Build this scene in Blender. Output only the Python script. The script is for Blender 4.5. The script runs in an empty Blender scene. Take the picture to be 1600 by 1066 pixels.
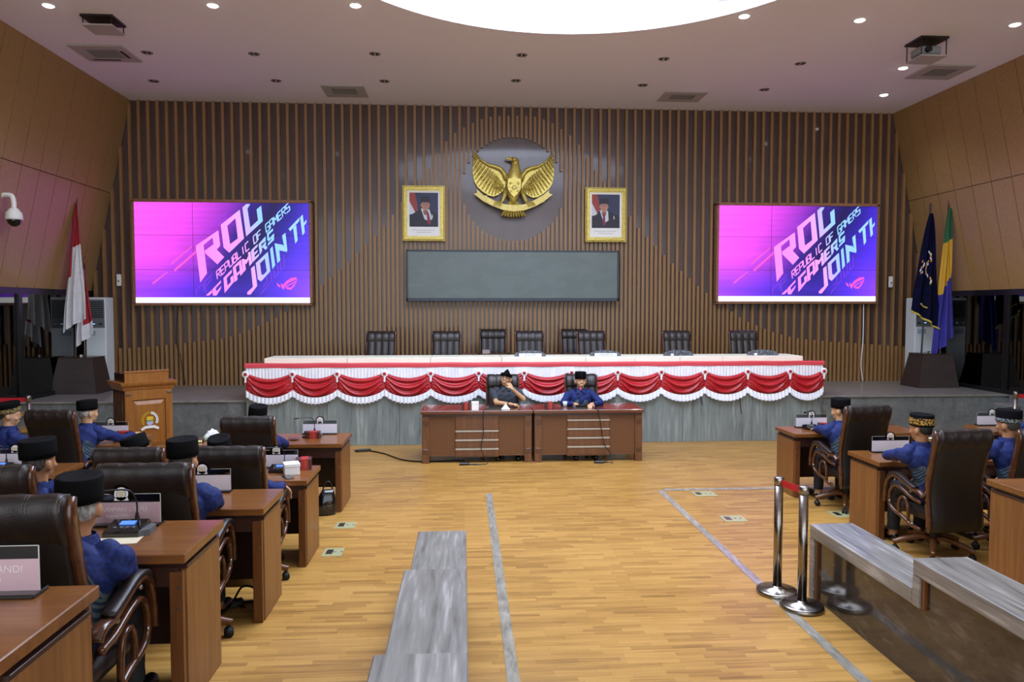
import bpy, bmesh, math, random
import numpy as np
from mathutils import Vector as V, Matrix, Euler
random.seed(11)
sc = bpy.context.scene
COL = sc.collection
R = math.radians
PI = math.pi

# ---------------------------------------------------------------- camera, world, light, exposure
FPX = 1150.0
cam = bpy.data.cameras.new('camera')
cam.sensor_fit = 'HORIZONTAL'; cam.sensor_width = 36.0; cam.lens = FPX/1600*36.0
cam.clip_start = 0.05; cam.clip_end = 200
camo = bpy.data.objects.new('camera', cam); COL.objects.link(camo)
YAW = math.atan(75/FPX); PITCH = math.atan(53/math.hypot(FPX, 75))
camo.location = (0, 0, 2.24)
camo.rotation_euler = (PI/2-PITCH, 0, -YAW)
sc.camera = camo
w = bpy.data.worlds.new('world'); sc.world = w; w.use_nodes = True
w.node_tree.nodes['Background'].inputs[0].default_value = (0.86, 0.92, 1.0, 1)
w.node_tree.nodes['Background'].inputs[1].default_value = 2.7
SKYLIGHT_STRENGTH = 11.5
LAMP_W = 60.0
vs = sc.view_settings
vs.view_transform = 'Standard'; vs.look = 'None'; vs.gamma = 1.0; vs.exposure = 0.0
vs.use_curve_mapping = False
sc.cycles.max_bounces = 8; sc.cycles.diffuse_bounces = 4; sc.cycles.glossy_bounces = 4
sc.cycles.transparent_max_bounces = 12
sc.cycles.sample_clamp_indirect = 6.0
sc.cycles.use_denoising = True

# ---------------------------------------------------------------- materials
def lin(h):
    h = h.lstrip('#')
    c = [int(h[i:i+2], 16)/255 for i in (0, 2, 4)]
    return tuple((x/12.92 if x <= .04045 else ((x+.055)/1.055)**2.4) for x in c)+(1,)
MATS = {}
def _new(name):
    m = bpy.data.materials.new(name); m.use_nodes = True
    nt = m.node_tree; b = nt.nodes['Principled BSDF']
    return m, nt, b
def mat(name, c, rough=.5, metal=0., spec=.5, coat=0., c2=None, scale=(8, 8, 8), detail=4, bump=0., lo=.35, hi=.65, sheen=0., bscale=None, dist=0., wave=None):
    """principled material; with c2 a noise stretched by scale mixes c and c2"""
    if name in MATS: return MATS[name]
    m, nt, b = _new(name)
    b.inputs['Roughness'].default_value = rough; b.inputs['Metallic'].default_value = metal
    b.inputs['Specular IOR Level'].default_value = spec
    b.inputs['Coat Weight'].default_value = coat; b.inputs['Coat Roughness'].default_value = .08
    b.inputs['Sheen Weight'].default_value = sheen
    b.inputs['Base Color'].default_value = lin(c)
    if c2 or bump:
        tc = nt.nodes.new('ShaderNodeTexCoord'); mp = nt.nodes.new('ShaderNodeMapping')
        nt.links.new(tc.outputs['Object'], mp.inputs[0]); mp.inputs['Scale'].default_value = scale
        n = nt.nodes.new('ShaderNodeTexNoise'); n.inputs['Scale'].default_value = 1; n.inputs['Detail'].default_value = detail
        n.inputs['Distortion'].default_value = dist
        nt.links.new(mp.outputs[0], n.inputs['Vector'])
        if c2:
            r = nt.nodes.new('ShaderNodeValToRGB'); r.color_ramp.elements[0].position = lo; r.color_ramp.elements[1].position = hi
            r.color_ramp.elements[0].color = lin(c); r.color_ramp.elements[1].color = lin(c2)
            nt.links.new(n.outputs['Fac'], r.inputs[0]); nt.links.new(r.outputs[0], b.inputs['Base Color'])
        if bump:
            bp = nt.nodes.new('ShaderNodeBump'); bp.inputs['Strength'].default_value = bump; bp.inputs['Distance'].default_value = .01
            src = n
            if bscale:
                mp2 = nt.nodes.new('ShaderNodeMapping'); mp2.inputs['Scale'].default_value = bscale
                nt.links.new(tc.outputs['Object'], mp2.inputs[0])
                src = nt.nodes.new('ShaderNodeTexNoise'); src.inputs['Scale'].default_value = 1
                nt.links.new(mp2.outputs[0], src.inputs['Vector'])
            nt.links.new(src.outputs['Fac'], bp.inputs['Height']); nt.links.new(bp.outputs[0], b.inputs['Normal'])
    MATS[name] = m
    return m
def emit(name, c, s):
    if name in MATS: return MATS[name]
    m, nt, b = _new(name)
    b.inputs['Base Color'].default_value = (0, 0, 0, 1)
    b.inputs['Emission Color'].default_value = lin(c); b.inputs['Emission Strength'].default_value = s
    MATS[name] = m
    return m
def glassy(name, tint='#ffffff', gloss=.1, rough=.02, ior=1.5, boost=1.0):
    """clear or tinted pane: see-through with a mirror reflection that grows at grazing angles"""
    if name in MATS: return MATS[name]
    m = bpy.data.materials.new(name); m.use_nodes = True; nt = m.node_tree; nt.nodes.clear()
    o = nt.nodes.new('ShaderNodeOutputMaterial'); mx = nt.nodes.new('ShaderNodeMixShader')
    t = nt.nodes.new('ShaderNodeBsdfTransparent'); t.inputs[0].default_value = lin(tint)
    g = nt.nodes.new('ShaderNodeBsdfGlossy'); g.inputs['Roughness'].default_value = rough
    f = nt.nodes.new('ShaderNodeLayerWeight'); f.inputs[0].default_value = .5
    p5 = nt.nodes.new('ShaderNodeMath'); p5.operation = 'POWER'; p5.inputs[1].default_value = 4.0
    k = nt.nodes.new('ShaderNodeMath'); k.operation = 'MULTIPLY_ADD'; k.inputs[1].default_value = .9*boost; k.inputs[2].default_value = ((ior-1)/(ior+1))**2*boost; k.use_clamp = True
    nt.links.new(f.outputs['Facing'], p5.inputs[0]); nt.links.new(p5.outputs[0], k.inputs[0]); nt.links.new(k.outputs[0], mx.inputs[0])
    nt.links.new(t.outputs[0], mx.inputs[1]); nt.links.new(g.outputs[0], mx.inputs[2]); nt.links.new(mx.outputs[0], o.inputs[0])
    MATS[name] = m
    return m

# ---------------------------------------------------------------- mesh helper
class MB:
    def __init__(s): s.bm = bmesh.new()
    def _mi(s, fs, mi):
        for f in fs: f.material_index = mi
    def box(s, x0, x1, y0, y1, z0, z1, bev=0., mi=0, M=None):
        r = bmesh.ops.create_cube(s.bm, size=1)
        vs_ = r['verts']
        bmesh.ops.scale(s.bm, vec=(x1-x0, y1-y0, z1-z0), verts=vs_)
        bmesh.ops.translate(s.bm, vec=((x0+x1)/2, (y0+y1)/2, (z0+z1)/2), verts=vs_)
        fs = list({f for v in vs_ for f in v.link_faces})
        if bev:
            es = list({e for v in vs_ for e in v.link_edges})
            rr = bmesh.ops.bevel(s.bm, geom=es, offset=bev, segments=1, affect='EDGES', profile=.5)
            fs = list({f for v in rr['verts'] for f in v.link_faces}); vs_ = list({v for f in fs for v in f.verts})
        s._mi(fs, mi)
        if M is not None: bmesh.ops.transform(s.bm, matrix=M, verts=vs_)
        return s
    def poly(s, pts, mi=0):
        try:
            f = s.bm.faces.new([s.bm.verts.new(p) for p in pts]); f.material_index = mi
        except ValueError: pass
        return s
    def rings(s, rs, close=True, caps=True, mi=0):
        """loft closed rings of equal length"""
        vr = [[s.bm.verts.new(p) for p in r] for r in rs]
        n = len(vr[0])
        for a, b in zip(vr, vr[1:]):
            for i in range(n if close else n-1):
                j = (i+1) % n
                f = s.bm.faces.new((a[i], a[j], b[j], b[i])); f.material_index = mi
        if caps and close:
            for r in (vr[0][::-1], vr[-1]):
                f = s.bm.faces.new(r); f.material_index = mi
        return s
    def cyl(s, p, q, r, r2=None, n=12, mi=0, caps=True):
        p, q = V(p), V(q); d = (q-p).normalized()
        u = d.orthogonal().normalized(); w_ = d.cross(u)
        r2 = r if r2 is None else r2
        return s.rings([[c+(u*math.cos(2*PI*i/n)+w_*math.sin(2*PI*i/n))*k for i in range(n)] for c, k in ((p, r), (q, r2))], caps=caps, mi=mi)
    def tube(s, path, r, n=6, closed=False, mi=0):
        ps = [V(p) for p in path]; m = len(ps); rs = []
        u = None
        for i, p in enumerate(ps):
            a = ps[i-1] if (i or closed) else p; b = ps[(i+1) % m] if (i < m-1 or closed) else p
            d = (b-a).normalized()
            if u is None: u = d.orthogonal().normalized()
            u = (u-d*u.dot(d)).normalized(); w_ = d.cross(u)
            k = r[i] if isinstance(r, (list, tuple)) else r
            rs.append([p+(u*math.cos(2*PI*j/n)+w_*math.sin(2*PI*j/n))*k for j in range(n)])
        if closed: rs.append(rs[0])
        return s.rings(rs, caps=not closed, mi=mi)
    def band(s, path, axis, wd, th, closed=False, mi=0):
        """sweep a rectangle: wd along axis, th across the path within its plane"""
        ps = [V(p) for p in path]; ax = V(axis).normalized(); m = len(ps); rs = []
        for i, p in enumerate(ps):
            a = ps[i-1] if (i or closed) else p; b = ps[(i+1) % m] if (i < m-1 or closed) else p
            d = (b-a).normalized(); n_ = ax.cross(d).normalized()
            t = th[i] if isinstance(th, (list, tuple)) else th
            k = wd[i] if isinstance(wd, (list, tuple)) else wd
            c = .22*min(t, k)
            pts = []
            for sx, sn in ((1, 1), (-1, 1), (-1, -1), (1, -1)):
                e1 = (sx*k/2-sx*c, sn*t/2); e2 = (sx*k/2, sn*t/2-sn*c)
                pts += [e2, e1] if sx*sn > 0 else [e1, e2]
            rs.append([p+ax*x+n_*y for x, y in pts])
        if closed: rs.append(rs[0])
        return s.rings(rs, caps=not closed, mi=mi)
    def sph(s, c, r, seg=16, rg=10, mi=0, M=None):
        rr = bmesh.ops.create_uvsphere(s.bm, u_segments=seg, v_segments=rg, radius=1)
        vs_ = rr['verts']; r = (r, r, r) if isinstance(r, (int, float)) else r
        bmesh.ops.scale(s.bm, vec=r, verts=vs_)
        if M is not None: bmesh.ops.transform(s.bm, matrix=M, verts=vs_)
        bmesh.ops.translate(s.bm, vec=c, verts=vs_)
        s._mi({f for v in vs_ for f in v.link_faces}, mi)
        return s
    def prism(s, pts, a, b, axis='y', mi=0):
        """2-D outline extruded from a to b along axis (outline in the other two axes, in order)"""
        def P(p, t):
            return (t, p[0], p[1]) if axis == 'x' else (p[0], t, p[1]) if axis == 'y' else (p[0], p[1], t)
        A = [s.bm.verts.new(P(p, a)) for p in pts]; B = [s.bm.verts.new(P(p, b)) for p in pts]; n = len(pts)
        fs = [s.bm.faces.new(A), s.bm.faces.new(B[::-1])]
        for i in range(n): fs.append(s.bm.faces.new((A[i], A[(i+1) % n], B[(i+1) % n], B[i])))
        s._mi(fs, mi); return s
    def lathe(s, prof, c=(0, 0, 0), n=16, sx=1, sy=1, mi=0):
        return s.rings([[(c[0]+r*sx*math.cos(2*PI*i/n), c[1]+r*sy*math.sin(2*PI*i/n), c[2]+z) for i in range(n)] for r, z in prof], mi=mi)
    def grid(s, f, nu, nv, mi=0):
        vv = [[s.bm.verts.new(f(i/nu, j/nv)) for j in range(nv+1)] for i in range(nu+1)]
        for i in range(nu):
            for j in range(nv):
                fc = s.bm.faces.new((vv[i][j], vv[i+1][j], vv[i+1][j+1], vv[i][j+1])); fc.material_index = mi
        return s
    def xf(s, M): bmesh.ops.transform(s.bm, matrix=M, verts=s.bm.verts); return s
    def mesh(s, name, ms, smooth=False):
        bmesh.ops.recalc_face_normals(s.bm, faces=s.bm.faces)
        me = bpy.data.meshes.new(name); s.bm.to_mesh(me); s.bm.free()
        for m in (ms if isinstance(ms, (list, tuple)) else [ms]): me.materials.append(m)
        if smooth: me.polygons.foreach_set('use_smooth', [True]*len(me.polygons))
        return me
    def build(s, name, ms, parent=None, smooth=False, loc=None, rz=None):
        o = bpy.data.objects.new(name, s.mesh(name, ms, smooth)); COL.objects.link(o)
        if parent: o.parent = parent
        if loc is not None: o.location = loc
        if rz is not None: o.rotation_euler.z = rz
        return o
def tag(o, label=None, cat=None, group=None, kind=None):
    for k, v in (('label', label), ('category', cat), ('group', group), ('kind', kind)):
        if v: o[k] = v
    return o
def empty(name, loc, rz=0., label=None, cat=None, group=None):
    o = bpy.data.objects.new(name, None); COL.objects.link(o); o.empty_display_size = .1
    o.location = loc; o.rotation_euler.z = rz
    return tag(o, label, cat, group)
def copy_tree(o, parent=None):
    c = o.copy(); COL.objects.link(c)
    if parent: c.parent = parent
    for ch in list(KIDS.get(o.name, ()) or o.children): copy_tree(ch, c)
    return c
KIDS = {}
def meshobj(name, me, parent=None, loc=None):
    o = bpy.data.objects.new(name, me); COL.objects.link(o)
    if parent: o.parent = parent
    if loc is not None: o.location = loc
    return o
def smoothpath(pts, n=6, closed=False):
    ps = [V(p) for p in pts]; out = []; m = len(ps)
    for i in range(m if closed else m-1):
        p0 = ps[i-1] if (i or closed) else ps[0]; p1 = ps[i]; p2 = ps[(i+1) % m]
        p3 = ps[(i+2) % m] if (closed or i+2 < m) else ps[-1]
        for k in range(n):
            t = k/n
            out.append(.5*((2*p1)+(p2-p0)*t+(2*p0-5*p1+4*p2-p3)*t*t+(3*p1-p0-3*p2+p3)*t**3))
    if not closed: out.append(ps[-1])
    return out
def text_mesh(name, s, size, m, parent, M, ext=.0008, align='CENTER'):
    cu = bpy.data.curves.new(name, 'FONT'); cu.body = s; cu.size = size; cu.align_x = align; cu.align_y = 'CENTER'; cu.extrude = ext
    t = bpy.data.objects.new(name, cu); COL.objects.link(t)
    dg = bpy.context.evaluated_depsgraph_get(); me = bpy.data.meshes.new_from_object(t.evaluated_get(dg))
    bpy.data.objects.remove(t)
    me.materials.clear(); me.materials.append(m); me.transform(M)
    return meshobj(name, me, parent)
FRONT = Matrix(((1, 0, 0, 0), (0, 0, -1, 0), (0, 1, 0, 0), (0, 0, 0, 1)))   # text plane facing -Y (towards the camera)

# palette
wood_desk = mat('desk_wood', '#6b401c', .3, coat=.2, c2='#7d4e23', scale=(3, 30, 30), detail=5, bump=.05)
wood_desk_v = mat('desk_wood_vertical', '#704621', .38, coat=.1, c2='#86572b', scale=(40, 40, 2.5), detail=5, bump=.05)
wood_dark = mat('dark_wood', '#2c1710', .35, coat=.2, c2='#3a2016', scale=(30, 30, 3), bump=.04)
wood_red = mat('reddish_wood', '#583217', .34, coat=.2, c2='#6c411f', scale=(30, 30, 3), detail=5, bump=.05)
wood_redtop = mat('reddish_tabletop', '#552c18', .2, coat=.5, c2='#693820', scale=(3, 30, 30), detail=5)
wood_chair = mat('chair_wood', '#3c2113', .25, coat=.4, c2='#553019', scale=(20, 20, 20), bump=.03)
leather = mat('brown_leather', '#1a1210', .42, c2='#221714', scale=(5, 5, 5), bump=.12, bscale=(160, 160, 160))
leather_back = mat('brown_leather_back', '#130d0b', .5, c2='#19110f', scale=(4, 4, 4), bump=.12, bscale=(160, 160, 160))
stitchm = mat('pale_stitching', '#5f554e', .6)
blackp = mat('black_plastic', '#101012', .35)
blackg = mat('black_gloss', '#0b0b0d', .12, coat=.4)
rubber = mat('black_rubber', '#0d0d0d', .6)
chrome = mat('chrome', '#958f88', .24, metal=1., c2='#8a847d', scale=(2, 2, 40))
steel = mat('brushed_steel', '#a7a39c', .3, metal=1., c2='#8f8b85', scale=(60, 60, 3))
gold = mat('gold_paint', '#b59d40', .38, metal=.45, c2='#d2bf68', scale=(30, 30, 30), bump=.1)
goldpale = mat('gold_ribbon', '#e2d07a', .45, metal=.15, c2='#d4be60', scale=(20, 20, 20))
whitep = mat('white_plastic', '#e4e6e4', .4)
ivory = mat('ivory_cloth', '#e6e3cd', .7, c2='#efedda', scale=(3, 20, 20), bump=.08)
paper = mat('white_paper', '#ecebe6', .7)
redcloth = mat('red_satin', '#a01420', .3, c2='#b41d28', scale=(4, 4, 20), bump=.1)
redband = mat('red_cloth_band', '#c83a44', .6, c2='#d24550', scale=(2, 8, 30), bump=.1)
whitecloth = mat('white_satin', '#dfdfe6', .55, sheen=.2, c2='#ececf0', scale=(30, 30, 3), bump=.1)
beltred = mat('red_belt', '#b4121c', .5, c2='#c01a24', scale=(80, 80, 4))
skin = mat('skin', '#a5744f', .5, c2='#b27f59', scale=(14, 14, 14), bump=.03)
skin_light = mat('skin_light', '#b98d66', .5, c2='#c2966f', scale=(14, 14, 14), bump=.03)
skin_pale = mat('skin_pale', '#bd8f6c', .5, c2='#c69a77', scale=(14, 14, 14), bump=.03)
velvet = mat('black_velvet', '#030304', .8, spec=.12, c2='#060608', scale=(60, 60, 60), bump=.1)
hair_dark = mat('dark_hair', '#16120f', .55, c2='#231d19', scale=(150, 150, 20), bump=.25)
hair_grey = mat('grey_hair', '#6d6a66', .6, c2='#b4b1aa', scale=(90, 90, 30), bump=.3)
hair_mix = mat('short_dark_hair', '#241d18', .6, c2='#4a4038', scale=(120, 120, 30), bump=.25)
trousers = mat('dark_trousers', '#17171b', .8, c2='#1f1f24', scale=(30, 30, 30), bump=.15)
trousers_grey = mat('grey_trousers', '#2c2f33', .8, c2='#34383c', scale=(30, 30, 30), bump=.15)
shoem = mat('black_shoe', '#0c0b0b', .25)
# ---------------------------------------------------------------- special materials
def floor_mat():
    m, nt, b = _new('strip_parquet')
    N = nt.nodes.new; L = nt.links.new
    tc = N('ShaderNodeTexCoord'); 
    br = N('ShaderNodeTexBrick'); br.offset = .37; br.offset_frequency = 2; br.squash_frequency = 3; br.squash = .8
    br.inputs['Color1'].default_value = (0, 0, 0, 1); br.inputs['Color2'].default_value = (1, 1, 1, 1); br.inputs['Mortar'].default_value = (.25, .25, .25, 1)
    br.inputs['Scale'].default_value = 1; br.inputs['Mortar Size'].default_value = .0012; br.inputs['Brick Width'].default_value = .34; br.inputs['Row Height'].default_value = .047
    br.inputs['Bias'].default_value = 0
    L(tc.outputs['Object'], br.inputs['Vector'])
    mp = N('ShaderNodeMapping'); mp.inputs['Scale'].default_value = (2.2, 52, 1); L(tc.outputs['Object'], mp.inputs[0])
    n = N('ShaderNodeTexNoise'); n.inputs['Scale'].default_value = 1; n.inputs['Detail'].default_value = 6; L(mp.outputs[0], n.inputs['Vector'])
    mp2 = N('ShaderNodeMapping'); mp2.inputs['Scale'].default_value = (.5, .9, 1); L(tc.outputs['Object'], mp2.inputs[0])
    n2 = N('ShaderNodeTexNoise'); n2.inputs['Scale'].default_value = 1; n2.inputs['Detail'].default_value = 3; L(mp2.outputs[0], n2.inputs['Vector'])
    a = N('ShaderNodeMath'); a.operation = 'MULTIPLY_ADD'; a.inputs[1].default_value = .3; L(br.outputs['Color'], a.inputs[0])
    c = N('ShaderNodeMath'); c.operation = 'MULTIPLY_ADD'; c.inputs[1].default_value = .68; L(n.outputs['Fac'], c.inputs[0]); 
    d = N('ShaderNodeMath'); d.operation = 'MULTIPLY'; d.inputs[1].default_value = .35; L(n2.outputs['Fac'], d.inputs[0])
    L(d.outputs[0], c.inputs[2]); L(c.outputs[0], a.inputs[2])
    r = N('ShaderNodeValToRGB'); e = r.color_ramp.elements
    e[0].position = .26; e[0].color = lin('#63421f'); e[1].position = .86; e[1].color = lin('#b68b48')
    x = e.new(.45); x.color = lin('#8a632f'); x = e.new(.62); x.color = lin('#a2783a')
    L(a.outputs[0], r.inputs[0]); L(r.outputs[0], b.inputs['Base Color'])
    rr = N('ShaderNodeMath'); rr.operation = 'MULTIPLY_ADD'; rr.inputs[1].default_value = .2; rr.inputs[2].default_value = .24
    L(n2.outputs['Fac'], rr.inputs[0]); L(rr.outputs[0], b.inputs['Roughness'])
    bp = N('ShaderNodeBump'); bp.inputs['Strength'].default_value = .15; bp.inputs['Distance'].default_value = .003
    L(br.outputs['Fac'], bp.inputs['Height']); bp.invert = True; L(bp.outputs[0], b.inputs['Normal'])
    return m
def marble(name, cols, scale, dist=2.5, rough=.25, wscale=1.0, coat=.2, band='X'):
    """streaked stone: wavy bands plus fine noise"""
    m, nt, b = _new(name); N = nt.nodes.new; L = nt.links.new
    b.inputs['Roughness'].default_value = rough; b.inputs['Coat Weight'].default_value = coat; b.inputs['Coat Roughness'].default_value = .05
    tc = N('ShaderNodeTexCoord'); mp = N('ShaderNodeMapping'); mp.inputs['Scale'].default_value = scale; L(tc.outputs['Object'], mp.inputs[0])
    n = N('ShaderNodeTexNoise'); n.inputs['Scale'].default_value = wscale; n.inputs['Detail'].default_value = 7; n.inputs['Roughness'].default_value = .62
    n.inputs['Distortion'].default_value = dist; L(mp.outputs[0], n.inputs['Vector'])
    n2 = N('ShaderNodeTexNoise'); n2.inputs['Scale'].default_value = wscale*4.5; n2.inputs['Detail'].default_value = 5; L(mp.outputs[0], n2.inputs['Vector'])
    mx = N('ShaderNodeMath'); mx.operation = 'MULTIPLY_ADD'; mx.inputs[1].default_value = .45; L(n2.outputs['Fac'], mx.inputs[0])
    k = N('ShaderNodeMath'); k.operation = 'MULTIPLY'; k.inputs[1].default_value = .6; L(n.outputs['Fac'], k.inputs[0]); L(k.outputs[0], mx.inputs[2])
    r = N('ShaderNodeValToRGB'); e = r.color_ramp.elements
    e[0].position = .36; e[0].color = lin(cols[0]); e[1].position = .68; e[1].color = lin(cols[-1])
    for i, c in enumerate(cols[1:-1]): x = e.new(.36+.32*(i+1)/(len(cols)-1)); x.color = lin(c)
    L(mx.outputs[0], r.inputs[0]); L(r.outputs[0], b.inputs['Base Color'])
    return m
M_FLOOR = floor_mat()
M_INLAY = marble('grey_floor_inlay', ['#6f6a60', '#8b857a', '#a29b8e'], (6, 1.5, 6))
M_DAIS = marble('grey_streaked_marble', ['#4f5755', '#717a78', '#7c8582', '#979f9c'], (6, 2, .55), dist=1.6, rough=.3)
M_CAP = marble('light_grey_marble', ['#55534f', '#73706b', '#83807b', '#a8a5a0'], (9, .7, 9), dist=1.2, rough=.3)
M_DARKST = marble('dark_marble', ['#23201d', '#35302c', '#3f3933', '#57504a'], (1.5, 1.5, 5), dist=3, rough=.1)
M_STAGE = marble('stage_granite', ['#565b5a', '#636867', '#6b706f', '#7a807e'], (3, 3, 3), dist=1.5, rough=.35)
M_STAGETOP = marble('stage_floor_stone', ['#6b6863', '#787570', '#7e7b75', '#8c8882'], (3, 3, 3), dist=1.2, rough=.4)
M_BACK = mat('back_panel', '#46322e', .34, coat=.5, c2='#4e3834', scale=(4, 4, 1.5), spec=.5)
M_SLAT = mat('slat_wood', '#8a663b', .45, c2='#967046', scale=(30, 30, 2), bump=.03)
M_PANEL = mat('wall_panel_wood', '#977647', .42, coat=.05, c2='#9f7e50', scale=(6, 20, 20), detail=5)
M_CEIL = mat('ceiling_paint', '#e6e3ea', .9, c2='#e9e6ec', scale=(.4, .4, .4))
M_DRUM = mat('white_drum_paint', '#f2f2f2', .9)
M_BLACKFR = mat('black_frame', '#0e0e0f', .35)
M_GAP = mat('panel_gap', '#241509', .8)

# ---------------------------------------------------------------- the setting
STAGE_Z = .74; WALL_Y = 14.45; CEIL = 6.12
LXT, LXB = -6.24, -7.02      # left wall at the ceiling / at the panel foot (z 2.58)
RXT, RXB = 8.60, 9.36
PZ0 = 2.58; PSEAM = 4.38
def floor_box(name, x0, x1, y0, y1, z0, z1):
    o = MB().box(x0, x1, y0, y1, z0, z1).build(name, M_FLOOR); tag(o, kind='structure'); return o
floor_box('floor', -9.5, 12, -4, 12.0, -.2, 0)
for i, (y1, h) in enumerate(((5.45, .18), (4.15, .36), (2.75, .54))):
    floor_box('floor', -9.5, -.33, -4, y1, .18*i, h)
    floor_box('floor', 3.0, 12, -4, y1, .18*i, h)
for i, x in enumerate((.29, 2.386)):
    tag(MB().box(x-.038, x+.038, -4, 8.75, 0, .004).build('trim_%d' % (i+1), M_INLAY), kind='structure')
tag(MB().box(2.42, 6.0, 8.75, 8.83, 0, .004).build('trim_3', M_INLAY), kind='structure')

# stage
tag(MB().box(-9.5, 12, 12.06, 14.6, 0, STAGE_Z-.03).build('stage', M_STAGE), kind='structure')
tag(MB().box(-9.5, 12, 12.03, 14.6, STAGE_Z-.03, STAGE_Z, bev=.006).build('stage_floor', M_STAGETOP), kind='structure')

# back wall with every slat
wall = tag(MB().prism([(LXB-.5, 0), (RXB+.5, 0), (RXB+.5, CEIL), (LXB-.5, CEIL)], WALL_Y, WALL_Y+.2).build('wall_back', M_BACK), kind='structure')
PX = [182.3,209.7,236.3,263.6,291,318,345.2,359.3,372.4,385.5,398.7,413,427.4,440.4,495.2,509.1,523.3,537.3,551.5,565.5,579.2,593.4,607.1,620.9,649.7,662.8,676.3,689.8,703.7,717.9,731.4,745,759.5,773,800,828,841.7,855,869,882,895.7,909,922.7,936,976.9,990.5,1004,1017.3,1031,1044,1057.5,1071,1084,1097.4,1110,1148.7,1161.7,1174.2,1187,1199.7,1212.5,1225,1237.7,1250,1275,1288,1420]
PXZ = [544.5,543.8,541.9,538.9,536,532.9,529.5,526.3,522.6,517.3,512.2,505,499.5,491.4,451.8,438.9,427.7,415.7,402.2,388.2,373.6,360.5,345.9,324.5,288.3,270.7,250,229.8,212.9,202.8,196,189,183.6,181.4,180.7,181.4,183,189,195,206,215,232,252,272.5,323.3,346.7,362.7,374.9,391.8,404.4,417.4,429.2,440.7,452.5,463.7,490.7,499.3,505.6,511,515.9,521,524,527.4,529.5,531.6,533.2,542.2]
# profile of the half-pitch slats, measured on the wall plane in metres
def wall_xz(u, v, Y):
    F = V((math.sin(YAW)*math.cos(PITCH), math.cos(YAW)*math.cos(PITCH), -math.sin(PITCH))); Rr = V((math.cos(YAW), -math.sin(YAW), 0)); U = Rr.cross(F)
    d = F+Rr*((u-800)/FPX)-U*((v-533)/FPX); t = Y/d.y
    return d.x*t, 2.24+d.z*t
SY = WALL_Y-.06
prof = [wall_xz(u, v, SY) for u, v in zip(PX, PXZ)]
PROF = prof
px_, pz_ = [p[0] for p in prof], [p[1] for p in prof]
EC = (.965, 4.53); ER = 1.0
slat_me = MB().box(-.024, .024, 0, .06, 0, 1).mesh('slat', M_SLAT)
def slat(x, z0, z1):
    if z1-z0 < .02: return
    o = meshobj('slat', slat_me, wall, (x, SY, z0)); o.scale = (1, 1, z1-z0)
P0 = wall_xz(407.2, 290, SY)[0]; PITCHW = .1716
def sidex(z, right):
    t = (CEIL-z)/(CEIL-PZ0)
    if z < PZ0: return RXB if right else LXB
    return (RXT+(RXB-RXT)*t) if right else (LXT+(LXB-LXT)*t)
k0 = -20
for k in range(-30, 100):
    for half in (0, 1):
        x = P0+PITCHW*(k+half*.5)
        if x < LXB+.05 or x > RXB-.05: continue
        top = CEIL-.002
        if half: top = float(np.interp(x, px_, pz_))
        if x < LXT: top = min(top, CEIL-(LXT-x)/(LXT-LXB)*(CEIL-PZ0)-.02)
        if x > RXT: top = min(top, CEIL-(x-RXT)/(RXB-RXT)*(CEIL-PZ0)-.02)
        dx = x-EC[0]
        if abs(dx) < ER:
            h = math.sqrt(ER*ER-dx*dx)
            slat(x, STAGE_Z, EC[1]-h); slat(x, EC[1]+h, top)
        else: slat(x, STAGE_Z, top)

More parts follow.
